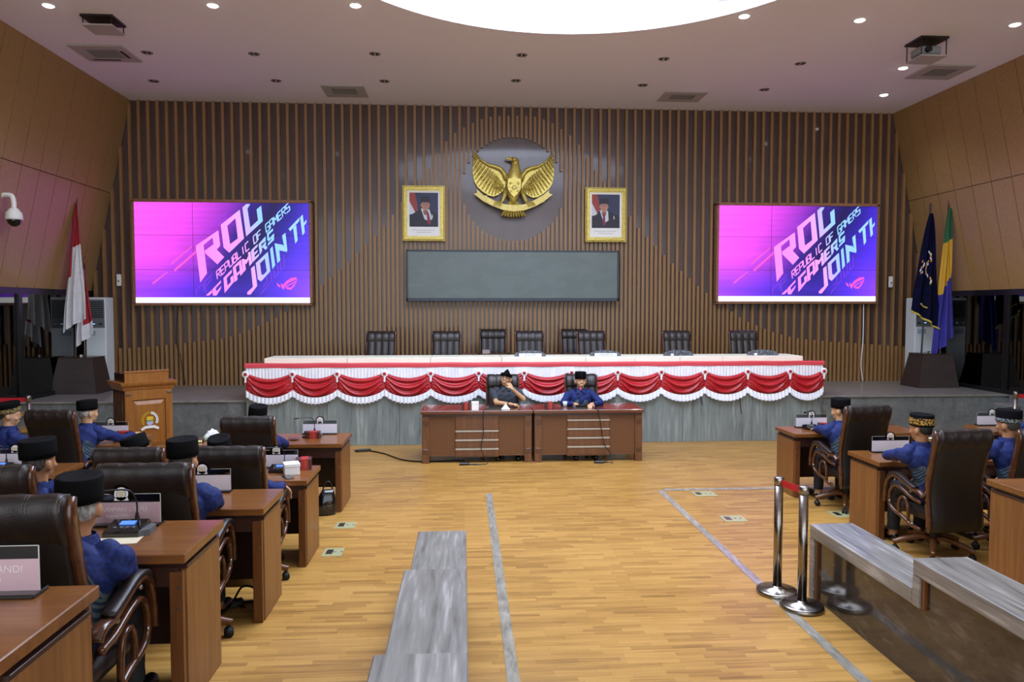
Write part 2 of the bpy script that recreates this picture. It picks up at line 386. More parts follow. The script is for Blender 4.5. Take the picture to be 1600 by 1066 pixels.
# side walls: leaning panelled upper part, every board its own object, dark glass below
def side_wall(name, xt, xb, s, wname):
    y0, y1 = -4.0, WALL_Y
    root = tag(MB().prism([(xt+.02*s, CEIL), (xb+.02*s, PZ0), (xb+.3*s, PZ0), (xb+.3*s, CEIL)], y0, y1).build(name, M_GAP), kind='structure')
    def X(z): return xt+(xb-xt)*(CEIL-z)/(CEIL-PZ0)
    def board_me(za, zb, wd):
        return MB().prism([(X(za)-.004*s, za), (X(zb)-.004*s, zb), (X(zb)+.03*s, zb), (X(za)+.03*s, za)], 0, wd).mesh('wall_panel', M_PANEL)
    wd = .47
    lo, up = board_me(PZ0-.03, PSEAM-.006, wd-.013), board_me(PSEAM+.006, CEIL-.001, wd-.013)
    n = int((y1-y0)/wd)
    for i in range(n):
        meshobj('wall_panel', lo, root, (0, y1-(i+1)*wd, 0)); meshobj('wall_panel', up, root, (0, y1-(i+1)*wd+.0, 0))
    # glass partition under the panels
    gl = tag(empty(wname, (0, 0, 0)), kind='structure')
    gx = xb+.03*s
    MB().box(min(gx-.05, gx+.05), max(gx-.05, gx+.05), y0, y1, PZ0-.13, PZ0-.035).build('frame', M_BLACKFR, gl)
    MB().box(gx-.05, gx+.05, y0, y1, STAGE_Z, STAGE_Z+.07).build('frame', M_BLACKFR, gl)
    pane = glassy('dark_glass', '#6f7a77', rough=.015, ior=1.5, boost=1.7)
    ys = [14.4, 12.2, 10.0, 7.8, 5.6, 3.4, 1.2, -1, -4]
    for a, b in zip(ys, ys[1:]):
        MB().box(gx-.04, gx+.04, a-.09, a+.01, STAGE_Z+.07, PZ0-.13).build('mullion', M_BLACKFR, gl)
        MB().box(gx-.006, gx+.006, b, a-.09, STAGE_Z+.07, PZ0-.13).build('pane', pane, gl)
    MB().box(gx-.05, gx+.05, y0, 12.0, 0, STAGE_Z).build('sill_wall', M_STAGE, gl)
    # the corridor behind the glass
    cor = mat('corridor_wall', '#2a2825', .8)
    c0 = MB().box(min(xb+1.8*s, xb+1.9*s), max(xb+1.8*s, xb+1.9*s), y0, y1+.2, STAGE_Z, PZ0+.1)
    c0.box(min(xb, xb+1.9*s), max(xb, xb+1.9*s), y1, y1+.2, STAGE_Z, PZ0+.1).box(min(xb+.1*s, xb+1.9*s), max(xb+.1*s, xb+1.9*s), y0, y1, PZ0, PZ0+.1)
    c0.box(min(xb+.1*s, xb+1.9*s), max(xb+.1*s, xb+1.9*s), y0, y1, STAGE_Z-.1, STAGE_Z)
    tag(c0.build('wall_corridor', cor), kind='structure')
side_wall('wall_left', LXT, LXB, -1, 'window_1')
side_wall('wall_right', RXT, RXB, 1, 'window_2')

# ceiling with a round opening and the white drum of the skylight above it
SKC = (1.32, 7.3); SKR = 3.28
def ceiling():
    bm = bmesh.new(); n = 96
    inner = [(SKC[0]+SKR*math.cos(2*PI*i/n), SKC[1]+SKR*math.sin(2*PI*i/n)) for i in range(n)]
    x0, x1, y0, y1 = -7.6, 10.0, -4.0, WALL_Y
    outer = []
    for i in range(n):
        a = 2*PI*i/n; c, s_ = math.cos(a), math.sin(a)
        t = min([(x1-SKC[0])/c if c > 1e-6 else 1e9, (x0-SKC[0])/c if c < -1e-6 else 1e9, (y1-SKC[1])/s_ if s_ > 1e-6 else 1e9, (y0-SKC[1])/s_ if s_ < -1e-6 else 1e9])
        outer.append((SKC[0]+c*t, SKC[1]+s_*t))
    # add the true corners by snapping the nearest ray
    for cx, cy in ((x0, y0), (x0, y1), (x1, y0), (x1, y1)):
        j = min(range(n), key=lambda q: (outer[q][0]-cx)**2+(outer[q][1]-cy)**2); outer[j] = (cx, cy)
    rs = []
    for z in (CEIL, CEIL+.08):
        rs.append(([bm.verts.new((*p, z)) for p in inner], [bm.verts.new((*p, z)) for p in outer]))
    for i in range(n):
        j = (i+1) % n
        bm.faces.new((rs[0][0][i], rs[0][0][j], rs[0][1][j], rs[0][1][i])); bm.faces.new((rs[1][0][i], rs[1][1][i], rs[1][1][j], rs[1][0][j]))
        bm.faces.new((rs[0][0][i], rs[1][0][i], rs[1][0][j], rs[0][0][j]))
    m = MB(); m.bm.free(); m.bm = bm
    tag(m.build('ceiling', M_CEIL), kind='structure')
    d = MB()
    def ring(r, z): return [(SKC[0]+r*math.cos(2*PI*i/n), SKC[1]+r*math.sin(2*PI*i/n), z) for i in range(n)]
    d.rings([ring(SKR+.02, CEIL+.08), ring(SKR+.02, 7.25), ring(SKR+.12, 7.25), ring(SKR+.12, CEIL+.08)], caps=False)
    tag(d.build('ceiling_drum', M_DRUM), kind='structure')
    g = MB().lathe([(SKR+.05, 7.25), (SKR+.05, 7.3)], (SKC[0], SKC[1], 0), 64)
    sk = tag(g.build('window_3', emit('skylight_daylight', '#d9e6ff', SKYLIGHT_STRENGTH)), kind='structure')
    for i in range(4):     # stepped ledges up the right-hand side of the drum
        a0 = R(8+i*11); b = MB(); q = []
        for k in range(7):
            a = a0+R(10)*k/6
            q.append((SKC[0]+(SKR+.01)*math.cos(a), SKC[1]+(SKR+.01)*math.sin(a)))
        inn = [(SKC[0]+(SKR-.16)*math.cos(a0+R(10)*k/6), SKC[1]+(SKR-.16)*math.sin(a0+R(10)*k/6)) for k in range(6, -1, -1)]
        b.prism(q+inn, CEIL+.55-.11*i, CEIL+.62-.11*i, 'z')
        tag(b.build('trim_%d' % (i+5), M_DRUM), kind='structure')
ceiling()

# low stepped parapets of marble
def parapet(name, x0, x1, side, label):
    root = empty(name, (0, 0, 0), 0, label, 'parapet')
    secs = [(5.45, 4.15, .57), (4.15, 2.75, .75), (2.75, -2.0, .93)]
    prev = 0
    fo = x0 if side > 0 else x1            # face towards the central floor
    for i, (ya, yb, h) in enumerate(secs):
        a, b = (x0, x1)
        # cap slab, its end leg and the recessed dark panel below
        MB().box(a, b, yb+(.1 if False else 0), ya, h-.1, h, bev=.006).build('cap_slab', M_CAP, root)
        MB().box(a, b, ya-.07, ya-.0005, prev, h-.1, bev=.003).build('end_slab', M_CAP, root)
        ins = .03
        MB().box(a+ins, b-ins, yb, ya-.075 if i == 0 else ya, 0, h-.1 if i == 0 else h-.1).build('side_panel', M_DARKST, root)
        MB().box(a+.012, b-.012, ya-.1, ya-.07, prev, h-.1).build('edge_strip', wood_red, root)
        prev = h-.1
    return root
parapet('marble_parapet', -.345, .012, -1, 'low stepped grey marble parapet seen from above beside the aisle strip')
parapet('marble_parapet', 2.66, 3.0, 1, 'low stepped parapet with pale marble cap over a dark polished face')
# ---------------------------------------------------------------- dais
DX0, DX1, DY = -3.47, 6.0, 11.97
def dais():
    root = empty('dais_desk', (1.26, DY, 0), 0, 'long grey marble dais desk with ivory counter running along the stage front', 'desk')
    def L(x): return x-1.26
    n = 8; e = [DX0, -2.2, -1.05, .12, 1.30, 2.47, 3.63, 4.81, DX1]
    for a, b in zip(e, e[1:]):
        MB().box(L(a)+.002, L(b)-.002, 0, .05, 0, 1.3, bev=.003).build('marble_panel', M_DAIS, root)
    MB().box(L(DX0)+.01, L(DX1)-.01, .045, .75, .0, 1.29).build('body', M_DARKST, root)
    for x in (DX0, DX1):
        MB().box(L(x)-.005, L(x)+.005, .0, .75, 0, 1.3).build('end_panel', M_DAIS, root)
    MB().box(L(DX0)+.01, L(DX1)-.01, .02, .8, 1.29, 1.325, bev=.004).build('ledge', wood_red, root)
    xs = [-3.23, -1.9, -.55, .62, 2.02, 2.85, 3.62, 4.35, 5.74]
    for a, b in zip(xs, xs[1:]):
        MB().box(L(a)+.003, L(b)-.003, .14, .8, 1.325, 1.412, bev=.006).build('counter_slab', ivory, root)
dais()
def drapery():
    root = empty('drapery', (1.26, DY, 1.35), 0, 'red and white swagged bunting hung along the dais front', 'drapery')
    xs = [-3.47, -2.737, -2.031, -1.278, -.539, .236, .977, 1.755, 2.518, 3.245, 3.978, 4.706, 5.428, 6.01]
    y0 = -.012
    def L(x): return x-1.26
    m = MB(); nx = 120
    m.grid(lambda a, b: (L(xs[0]-.02)+(xs[-1]-xs[0]+.04)*a, [.14, .05, y0-.01, y0-.012, y0-.01][round(b*4)]-.004*math.sin(a*90), [-.02, -.016, -.005, -.04, -.082][round(b*4)]+.002*math.sin(a*60)), nx, 4)
    m.build('red_band', redband, root, True)
    m = MB(); W = xs[-1]-xs[0]; nx = 13*56
    m.grid(lambda a, b: (L(xs[0])+W*a, y0-.012*(.4+.6*b)*(.5+.5*math.cos(a*nx*PI/2)), -.078-.2*b), nx, 3)
    m.build('pleated_valance', whitecloth, root)
    for a, b in zip(xs, xs[1:]):
        w_ = b-a
        def sw(u, v):
            s = 4*u*(1-u)                                   # 0 at the gathers, 1 mid-span
            top = -.155-.1*s; bot = -.43-.13*s**.8
            z = top+(bot-top)*v
            puff = .012+.05*s**.6*math.sin(PI*min(1, v*1.02))**.7
            fold = .024*math.sin((-z-.15)/(.05+.37*s**.75)*PI*7.2+.4)*(.2+.8*s)+.006*math.sin(u*40)*(1-s)
            return (L(a)+w_*u, y0-.012-puff-fold, z+.012*math.sin(u*PI*2)*0)
        MB().grid(sw, 30, 34).build('swag', redcloth, root, True)
        nf = 12
        def fr(u, v):
            s = 4*u*(1-u); z = -.425-.13*s**.8-.105*v
            ph = u*nf*PI*2
            return (L(a)+w_*u+.004*math.sin(ph)*v, y0-.03-.03*s-.022*math.sin(ph)*(.25+v)-.012*v, z-.008*math.cos(ph)*v)
        MB().grid(fr, nf*6, 4).build('ruffle', whitecloth, root)
    for x in xs:
        r = MB().lathe([(.02, 0), (.05, .004), (.058, .012), (.05, .02), (.03, .022)], (0, 0, 0), 18)
        r.xf(Matrix.Rotation(PI/2, 4, 'X')); ro = r.build('rosette', whitecloth, root, True, (L(x), y0-.03, -.18))
        MB().lathe([(.028, 0), (.026, .008), (.012, .012)], (0, 0, 0), 14).xf(Matrix.Rotation(PI/2, 4, 'X')).build('rosette_centre', redcloth, ro, True, (0, -.02, 0))
        for s_ in (-1, 1):
            MB().box(-.012, .012, -.004, .004, -.085, 0).xf(Matrix.Rotation(.14*s_, 4, 'Y')).build('ribbon_tail', whitecloth, ro, False, (.008*s_, -.016-.006*s_, -.045))
drapery()
# thin black cables hanging in front of the marble
for i, (x, z0, z1) in enumerate(((3.93, .92, .62), (4.6, .85, .46))):
    tag(MB().tube(smoothpath([(x, DY-.02, z0), (x-.008, DY-.025, (z0+z1)/2), (x+.02, DY-.03, z1)]), .006, 6).build('cable', blackp),
        ['thin black cable hanging below the bunting, the shorter of two on the dais marble', 'thin black cable hanging below the bunting, the longer of two on the dais marble'][i], 'cable')

# carved name stands on the dais counter
carve = mat('carved_dark_wood', '#2f3036', .5, c2='#8b8d98', scale=(45, 45, 45), detail=6, lo=.42, hi=.7, bump=.6)
for i, (x, txt) in enumerate(((1.11, 'KETUA DPRD'), (2.39, 'WAKIL KETUA'), (3.65, ''), (5.12, ''))):
    lab = ['carved dark name stand with white plate, the one nearest the bunting centre', 'carved dark name stand with white plate in front of the paired dais chairs',
           'carved dark name stand turned on the counter before the seventh dais chair', 'carved dark name stand beside the endmost dais chair'][i]
    root = empty('name_stand', (x, 12.32, 1.412), [0, 0, .12, -.1][i], lab, 'name stand', 'carved name stands on the dais counter')
    pts = [(-.26, 0)]
    for k in range(25):
        t = k/24; pts.append((-.26+.52*t, .045+.055*math.sin(PI*t)**.7+.006*math.sin(t*38)))
    pts.append((.26, 0))
    MB().prism(pts, -.02, .03, 'y').build('carved_board', carve, root)
    if txt:
        MB().box(-.19, .19, -.035, -.021, .004, .052, bev=.002).build('name_plate', paper, root)
        text_mesh('lettering', txt, .034, mat('navy_print', '#30507a', .6), root, Matrix.Translation((0, -.0365, .028)) @ FRONT)
    else:
        MB().box(-.15, -.1, -.035, -.021, .004, .04, bev=.002).build('name_plate', paper, root)
# table behind the dais chairs
t = empty('side_table', (1.0, 13.55, STAGE_Z), 0, 'low dark brown table standing behind the dais chairs', 'table')
MB().box(-1.08, 1.06, -.25, .25, .59, .64, bev=.006).build('tabletop', wood_red, t)
for x in (-1.0, .98): MB().box(x-.03, x+.03, -.22, .22, 0, .59).build('leg', wood_dark, t)
tag(MB().box(.33, .47, 13.42, 13.52, STAGE_Z+.64, STAGE_Z+.72, bev=.01).build('napkin_box', mat('pinkish_grey', '#9c8d88', .6)), 'small pinkish grey napkin box on the table behind the dais', 'box')

# ---------------------------------------------------------------- video walls
def screen_mat():
    m, nt, b = _new('screen_picture'); N = nt.nodes.new; L = nt.links.new
    tc = N('ShaderNodeTexCoord'); sp = N('ShaderNodeSeparateXYZ'); L(tc.outputs['Object'], sp.inputs[0])
    def math_(op, a, c=None, d=None, clamp=False):
        q = N('ShaderNodeMath'); q.operation = op; q.use_clamp = clamp
        for i, v in enumerate((a, c, d)):
            if v is None: continue
            if isinstance(v, (int, float)): q.inputs[i].default_value = v
            else: L(v, q.inputs[i])
        return q.outputs[0]
    u = math_('MULTIPLY_ADD', sp.outputs['X'], 1/3.30, .5); v = math_('MULTIPLY_ADD', sp.outputs['Z'], 1/1.93, .5)   # v up
    t = math_('ADD', u, math_('MULTIPLY', math_('SUBTRACT', .62, v), .28))
    r = N('ShaderNodeValToRGB'); e = r.color_ramp.elements
    cs = [(0, '#ff5cff'), (.22, '#f94dfb'), (.36, '#c63ce0'), (.47, '#8a2cc4'), (.56, '#331c8c'), (.7, '#170f52'), (.82, '#2c1ea4'), (1, '#5a34ff')]
    e[0].position = 0; e[0].color = lin(cs[0][1]); e[1].position = 1; e[1].color = lin(cs[-1][1])
    for p, c in cs[1:-1]: x = e.new(p); x.color = lin(c)
    L(t, r.inputs[0])
    low = math_('MULTIPLY', math_('SUBTRACT', .46, v), 3.2, None, True)
    mx = N('ShaderNodeMix'); mx.data_type = 'RGBA'; L(math_('MULTIPLY', low, .85), mx.inputs['Factor']); L(r.outputs[0], mx.inputs[6])
    r2 = N('ShaderNodeValToRGB'); f = r2.color_ramp.elements
    f[0].position = 0; f[0].color = lin('#8c40ff'); f[1].position = 1; f[1].color = lin('#9c4cff')
    for p, c in ((.3, '#5a2cf0'), (.5, '#3f22b8'), (.66, '#3a24b4'), (.82, '#5a34f4')): x = f.new(p); x.color = lin(c)
    L(u, r2.inputs[0]); L(r2.outputs[0], mx.inputs[7])
    # faint diagonal light streaks in the pink
    mp = N('ShaderNodeMapping'); mp.inputs['Rotation'].default_value = (0, -.78, 0); mp.inputs['Scale'].default_value = (.5, 1, 9); L(tc.outputs['Object'], mp.inputs[0])
    n = N('ShaderNodeTexNoise'); n.inputs['Scale'].default_value = 1.3; L(mp.outputs[0], n.inputs['Vector'])
    st = math_('MULTIPLY_ADD', n.outputs['Fac'], .5, .78)
    em = N('ShaderNodeVectorMath'); em.operation = 'SCALE'; L(mx.outputs[2], em.inputs[0]); L(st, em.inputs['Scale'])
    b.inputs['Base Color'].default_value = (.01, .01, .012, 1); b.inputs['Roughness'].default_value = .35
    L(em.outputs[0], b.inputs['Emission Color']); b.inputs['Emission Strength'].default_value = 1.08
    return m
def letter_mat():
    m, nt, b = _new('screen_letters'); N = nt.nodes.new; L = nt.links.new
    tc = N('ShaderNodeTexCoord'); sp = N('ShaderNodeSeparateXYZ'); L(tc.outputs['Object'], sp.inputs[0])
    a = N('ShaderNodeMath'); a.operation = 'MULTIPLY_ADD'; a.inputs[1].default_value = .25; L(sp.outputs['Z'], a.inputs[0]); L(sp.outputs['X'], a.inputs[2])
    r = N('ShaderNodeValToRGB'); e = r.color_ramp.elements
    k = N('ShaderNodeMath'); k.operation = 'MULTIPLY_ADD'; k.inputs[1].default_value = 1/3.3; k.inputs[2].default_value = .5; L(a.outputs[0], k.inputs[0])
    e[0].position = .42; e[0].color = lin('#ff8cf6'); e[1].position = .95; e[1].color = lin('#9ed2ff')
    for p, c in ((.6, '#ff9df8'), (.68, '#c9b4ff'), (.76, '#93cdff')): x = e.new(p); x.color = lin(c)
    L(k.outputs[0], r.inputs[0]); b.inputs['Base Color'].default_value = (0, 0, 0, 1)
    L(r.outputs[0], b.inputs['Emission Color']); b.inputs['Emission Strength'].default_value = 1.2
    return m
M_SCR, M_LET = screen_mat(), letter_mat()
M_WBAR = emit('screen_white_bar', '#ffffff', 1.6)
M_LOGO = emit('screen_logo_pink', '#ff5fe0', 1.0)
M_GHOST = emit('screen_outline', '#a04cff', 1.0)
SCR_FRAME = mat('screen_frame_wood', '#84583c', .4, c2='#936848', scale=(20, 20, 20))
# letter outlines, in picture elements measured on the screen, regrouped by enlargement
def cA(p): return (300+p[0]/13.33, 312+p[1]/13.33)
def cB(p): return (380+p[0]/13.33, 312+p[1]/13.33)
def cC(p): return (300+p[0]/12.69, 390+p[1]/12.69)
def cD(p): return (380+p[0]/12.69, 390+p[1]/12.69)
A, B, C, D = cA, cB, cC, cD
LET = [
 [A((80,965)),A((230,855)),C((300,470)),C((165,655))], [A((80,965)),A((545,640)),A((560,740)),A((430,790)),A((230,955))],
 [A((430,790)),A((550,650)),A((590,960)),A((450,930))], [A((450,930)),A((590,960)),A((515,1040)),C((265,75)),A((265,1066))],
 [C((265,75)),A((515,1040)),C((640,150)),C((505,295))],
 [A((600,525)),A((735,545)),A((795,930)),A((777,1108)),A((660,1000))],[A((600,525)),A((995,210)),A((905,390)),A((735,545))],
 [A((995,210)),A((1085,810)),A((955,810)),A((905,390))],[A((955,810)),A((1085,810)),A((777,1108)),A((795,930))],
 [A((1050,165)),A((1155,190)),A((1215,580)),A((1130,770))],[A((1050,165)),A((1130,92)),A((1215,92)),A((1155,190))],
 [B((280,205)),B((375,125)),B((410,450)),B((310,430))],[B((60,770)),B((150,580)),B((310,430)),B((410,450))],
 [B((945,610)),B((1175,370)),B((1165,450)),B((980,660))],[B((1040,590)),B((1105,530)),B((1135,850)),B((1085,920))],
 [B((1185,370)),B((1240,310)),B((1285,680)),B((1235,750))],[B((1262,490)),B((1318,415)),B((1318,478)),B((1270,545))],
 [B((655,910)),D((715,0)),D((735,215)),D((680,275))],[B((655,910)),B((830,945)),D((877,50)),D((715,15))],
 [B((810,750)),B((880,690)),D((877,20)),D((830,30))],
 [B((560,1030)),B((612,970)),D((635,310)),D((580,390))],
 [D((250,270)),D((335,275)),D((360,490)),D((355,635)),D((290,590))],[D((250,270)),D((490,45)),D((430,180)),D((335,275))],
 [D((490,45)),D((540,430)),D((470,430)),D((430,180))],[D((470,430)),D((540,430)),D((355,635)),D((360,490)),D((400,505))],
 [D((155,375)),D((225,315)),D((280,720)),D((195,760))],[D((195,740)),D((280,720)),D((150,890)),D((85,895)),D((80,850))],
 [C((625,565)),C((790,395)),C((790,460)),C((685,570))],[C((625,565)),C((690,570)),C((705,720)),C((650,865))],[C((650,865)),C((705,720)),C((760,655)),C((832,640))],[C((760,560)),C((815,510)),C((832,640)),C((775,665))],
 [C((810,350)),C((870,350)),C((905,600)),C((840,650))],[C((810,350)),C((970,200)),C((965,270)),C((870,350))],[C((930,240)),C((970,200)),C((1010,470)),C((960,525))],[C((880,480)),C((980,390)),C((985,430)),C((890,530))],
 [C((985,190)),C((1040,190)),C((1070,400)),C((1010,465))],[C((1000,190)),C((1075,200)),C((1090,260)),C((1060,290))],[C((1060,250)),C((1155,40)),C((1160,120)),C((1080,290))],[C((1110,60)),C((1160,40)),C((1195,270)),C((1140,330))],
 [C((1170,40)),C((1225,-10)),C((1250,180)),C((1200,260))],[C((1200,260)),C((1235,165)),C((1335,75)),C((1330,125))],[C((1200,100)),C((1300,5)),C((1300,50)),C((1215,140))],[B((160,1060)),B((300,925)),B((300,980)),B((215,1066))],
 [B((320,930)),B((375,890)),B((395,1066)),C((1375,60)),C((1350,105))],[B((320,930)),B((465,765)),B((470,860)),B((375,930))],[B((385,985)),B((470,870)),B((478,930)),B((400,1010))],[B((390,970)),B((450,935)),B((510,1000)),B((465,1050))],
 [B((500,700)),B((620,600)),B((625,645)),B((520,745))],[B((495,710)),B((530,700)),B((545,830)),B((505,850))],[B((510,850)),B((640,705)),B((640,765)),B((530,870))],[B((590,750)),B((645,705)),B((640,850)),B((600,870))],[B((510,970)),B((520,910)),B((610,810)),B((640,840))],
 [C((405,790)),C((470,740)),C((490,912)),C((415,912))],[C((405,790)),C((575,610)),C((575,660)),C((470,770))],[C((470,850)),C((585,720)),C((570,780)),C((490,910))],[C((275,912)),C((395,800)),C((400,860)),C((340,912))],
]
LOGO = [[D((745,670)),D((795,700)),D((850,630)),D((950,565)),D((1050,550)),D((1075,585)),D((920,650)),D((830,720)),D((800,800)),D((760,750))],
 [D((830,735)),D((950,670)),D((1080,600)),D((1050,640)),D((980,680)),D((880,735)),D((860,785))],[D((1080,600)),D((1020,720)),D((950,800)),D((860,785)),D((885,750)),D((945,755)),D((1000,690)),D((1050,640))],
 [D((665,660)),D((720,700)),D((745,750)),D((710,745)),D((675,710))]]
GHOST = [[C((65,820)),C((220,670)),C((235,820))],[C((90,900)),C((75,820))],[C((250,640)),C((390,510))],[C((250,640)),C((280,880))],[C((280,720)),C((390,590))],
 [D((390,740)),D((480,640)),D((460,540))],[D((345,885)),D((570,620)),D((545,460))],[D((605,400)),D((625,565)),D((700,460)),D((680,300))],[D((735,240)),D((750,420)),D((820,325)),D((800,100))],
 [A((405,600)),A((400,520)),A((740,260))],[A((510,560)),A((720,380))],[A((40,870)),A((340,630))],[(254,449),(306,412)],[(242,444),(300,390)]]
STREAK = [[(272,421),(307,391),(308,394),(273,425)],[(267,411),(300,384),(300,386),(268,414)],[(238,442),(262,424),(262,426),(239,445)]]
FONT = {'R': [[(0,0),(0,1)],[(0,1),(1,1),(1,.55),(0,.5)],[(.4,.5),(1,0)]], 'E': [[(1,1),(0,1),(0,0),(1,0)],[(0,.5),(.85,.5)]], 'P': [[(0,0),(0,1),(1,1),(1,.45),(0,.45)]],
 'U': [[(0,1),(0,0),(1,0),(1,1)]], 'B': [[(0,0),(0,1),(.9,1),(.9,.55),(0,.5)],[(.9,.5),(1,0),(0,0)]], 'L': [[(0,1),(0,0),(1,0)]], 'I': [[(.5,0),(.5,1)]], 'C': [[(1,1),(0,1),(0,0),(1,0)]],
 'O': [[(0,0),(0,1),(1,1),(1,0),(0,0)]], 'F': [[(0,0),(0,1),(1,1)],[(0,.5),(.8,.5)]], 'G': [[(1,1),(0,1),(0,0),(1,0),(1,.5),(.5,.5)]], 'A': [[(0,0),(0,1),(1,1),(1,0)],[(0,.45),(1,.45)]],
 'M': [[(0,0),(0,1),(.5,.4),(1,1),(1,0)]], 'S': [[(1,1),(0,1),(0,.5),(1,.5),(1,0),(0,0)]]}
def screen(xc, zc, label):
    Y = 14.24; ZL = 3.265; Wd, Hd = 3.27, 1.95
    root = empty('video_wall', (xc, Y, zc), 0, label, 'screen', 'video walls on the slatted wall')
    m = MB()
    for (a, b, c, d) in ((-Wd/2-.02, Wd/2+.02, Hd/2-.04, Hd/2+.02), (-Wd/2-.02, Wd/2+.02, -Hd/2-.02, -Hd/2+.03)): m.box(a, b, -.02, .14, c, d, bev=.006)
    for x in (-Wd/2+.005, Wd/2-.005): m.box(x-.025, x+.025, -.02, .14, -Hd/2, Hd/2, bev=.006)
    m.build('frame', SCR_FRAME, root)
    MB().box(-Wd/2, Wd/2, .02, .13, -Hd/2, Hd/2).build('back_housing', blackp, root)
    pic = MB().box(-Wd/2+.03, Wd/2-.03, 0, .02, -Hd/2+.03, Hd/2-.04).build('display', M_SCR, root)
    # source quad of the picture on the wall plane -> local coordinates of this screen
    def loc(p):
        x, z = wall_xz(p[0], p[1], Y); x += 4.617*.9877 if False else 0
        return (x-SCX, z-ZL)
    SCX = -4.525
    def flat(polys, name, mm, y):
        q = MB()
        for P_ in polys: q.poly([(a, y, b) for a, b in map(loc, P_)])
        o = q.build(name, mm, root); return o
    words = []
    s0, s1 = C((498, 592)), B((985, 205)); txt = 'REPUBLIC OF GAMERS'; n = len(txt)
    ex = ((s1[0]-s0[0])/n, (s1[1]-s0[1])/n); up = (-1.7, -11.6)
    for i, ch in enumerate(txt):
        if ch == ' ': continue
        for st in FONT[ch]:
            for (ax, ay), (bx, by) in zip(st, st[1:]):
                def Q(x, y): return (s0[0]+ex[0]*(i+.1+x*.76)+up[0]*y, s0[1]+ex[1]*(i+.1+x*.76)+up[1]*y)
                dx, dy = bx-ax, by-ay; wv = (.15, 0) if abs(dy) > abs(dx) else (0, .085)
                ex_ = .06*math.copysign(1, dx) if abs(dx) > abs(dy) else 0
                words.append([Q(ax-wv[0]-ex_, ay-wv[1]), Q(ax+wv[0]-ex_, ay+wv[1]), Q(bx+wv[0]+ex_, by+wv[1]), Q(bx-wv[0]+ex_, by-wv[1])])
    flat(LET+words, 'lettering', M_LET, -.004)
    flat(LOGO+STREAK, 'logo', M_LOGO, -.003)
    gl = []
    for g in GHOST:
        for (ax, ay), (bx, by) in zip(g, g[1:]):
            l = math.hypot(bx-ax, by-ay); nx, ny = -(by-ay)/l*.34, (bx-ax)/l*.34
            gl.append([(ax+nx, ay+ny), (bx+nx, by+ny), (bx-nx, by-ny), (ax-nx, ay-ny)])
    flat(gl, 'outline', M_GHOST, -.002)
    MB().box(-Wd/2+.03, Wd/2-.03, -.005, .001, -Hd/2+.032, -Hd/2+.132).build('white_bar', M_WBAR, root)
    sm = MB()
    for k in (1, 2): sm.box(-Wd/2+.03, Wd/2-.03, -.0012, 0, -Hd/2+k*Hd/3-.003, -Hd/2+k*Hd/3+.003)
    for k in (1, 2): sm.box(-Wd/2+k*Wd/3-.003, -Wd/2+k*Wd/3+.003, -.0012, 0, -Hd/2+.15, Hd/2-.04)
    sm.build('panel_joint', emit('screen_joint', '#3a1c6a', .35), root)
screen(-4.525, 3.265, 'glowing video wall with pink and blue graphic beside the red and white flag')
screen(6.605, 3.3, 'glowing video wall with pink and blue graphic beside the blue flags')

# blank LED panel under the emblem
t = empty('led_panel', (.957, 14.2, 2.845), 0, 'wide blank grey LED panel between the two framed portraits', 'screen')
ledm = mat('led_face', '#5d6966', .4, c2='#626e6b', scale=(2.2, 2, 4.4), lo=.45, hi=.55)
ledf = mat('led_frame', '#2b3540', .4)
W_, H_ = 4.1, .98
for i in range(10):
    for j in range(3):
        MB().box(-W_/2+.03+i*(W_-.06)/10+.0003, -W_/2+.03+(i+1)*(W_-.06)/10-.0003, -.006, .03, -H_/2+.06+j*(H_-.09)/3+.0003, -H_/2+.06+(j+1)*(H_-.09)/3-.0003).build('module', ledm, t)
m = MB()
m.box(-W_/2, W_/2, -.02, .12, H_/2-.03, H_/2, bev=.004).box(-W_/2, W_/2, -.02, .12, -H_/2, -H_/2+.06, bev=.004)
for x in (-W_/2+.015, W_/2-.015): m.box(x-.015, x+.015, -.02, .12, -H_/2, H_/2, bev=.004)
m.build('frame', ledf, t); MB().box(-W_/2+.02, W_/2-.02, .03, .18, -H_/2+.02, H_/2-.02).build('housing', blackp, t)

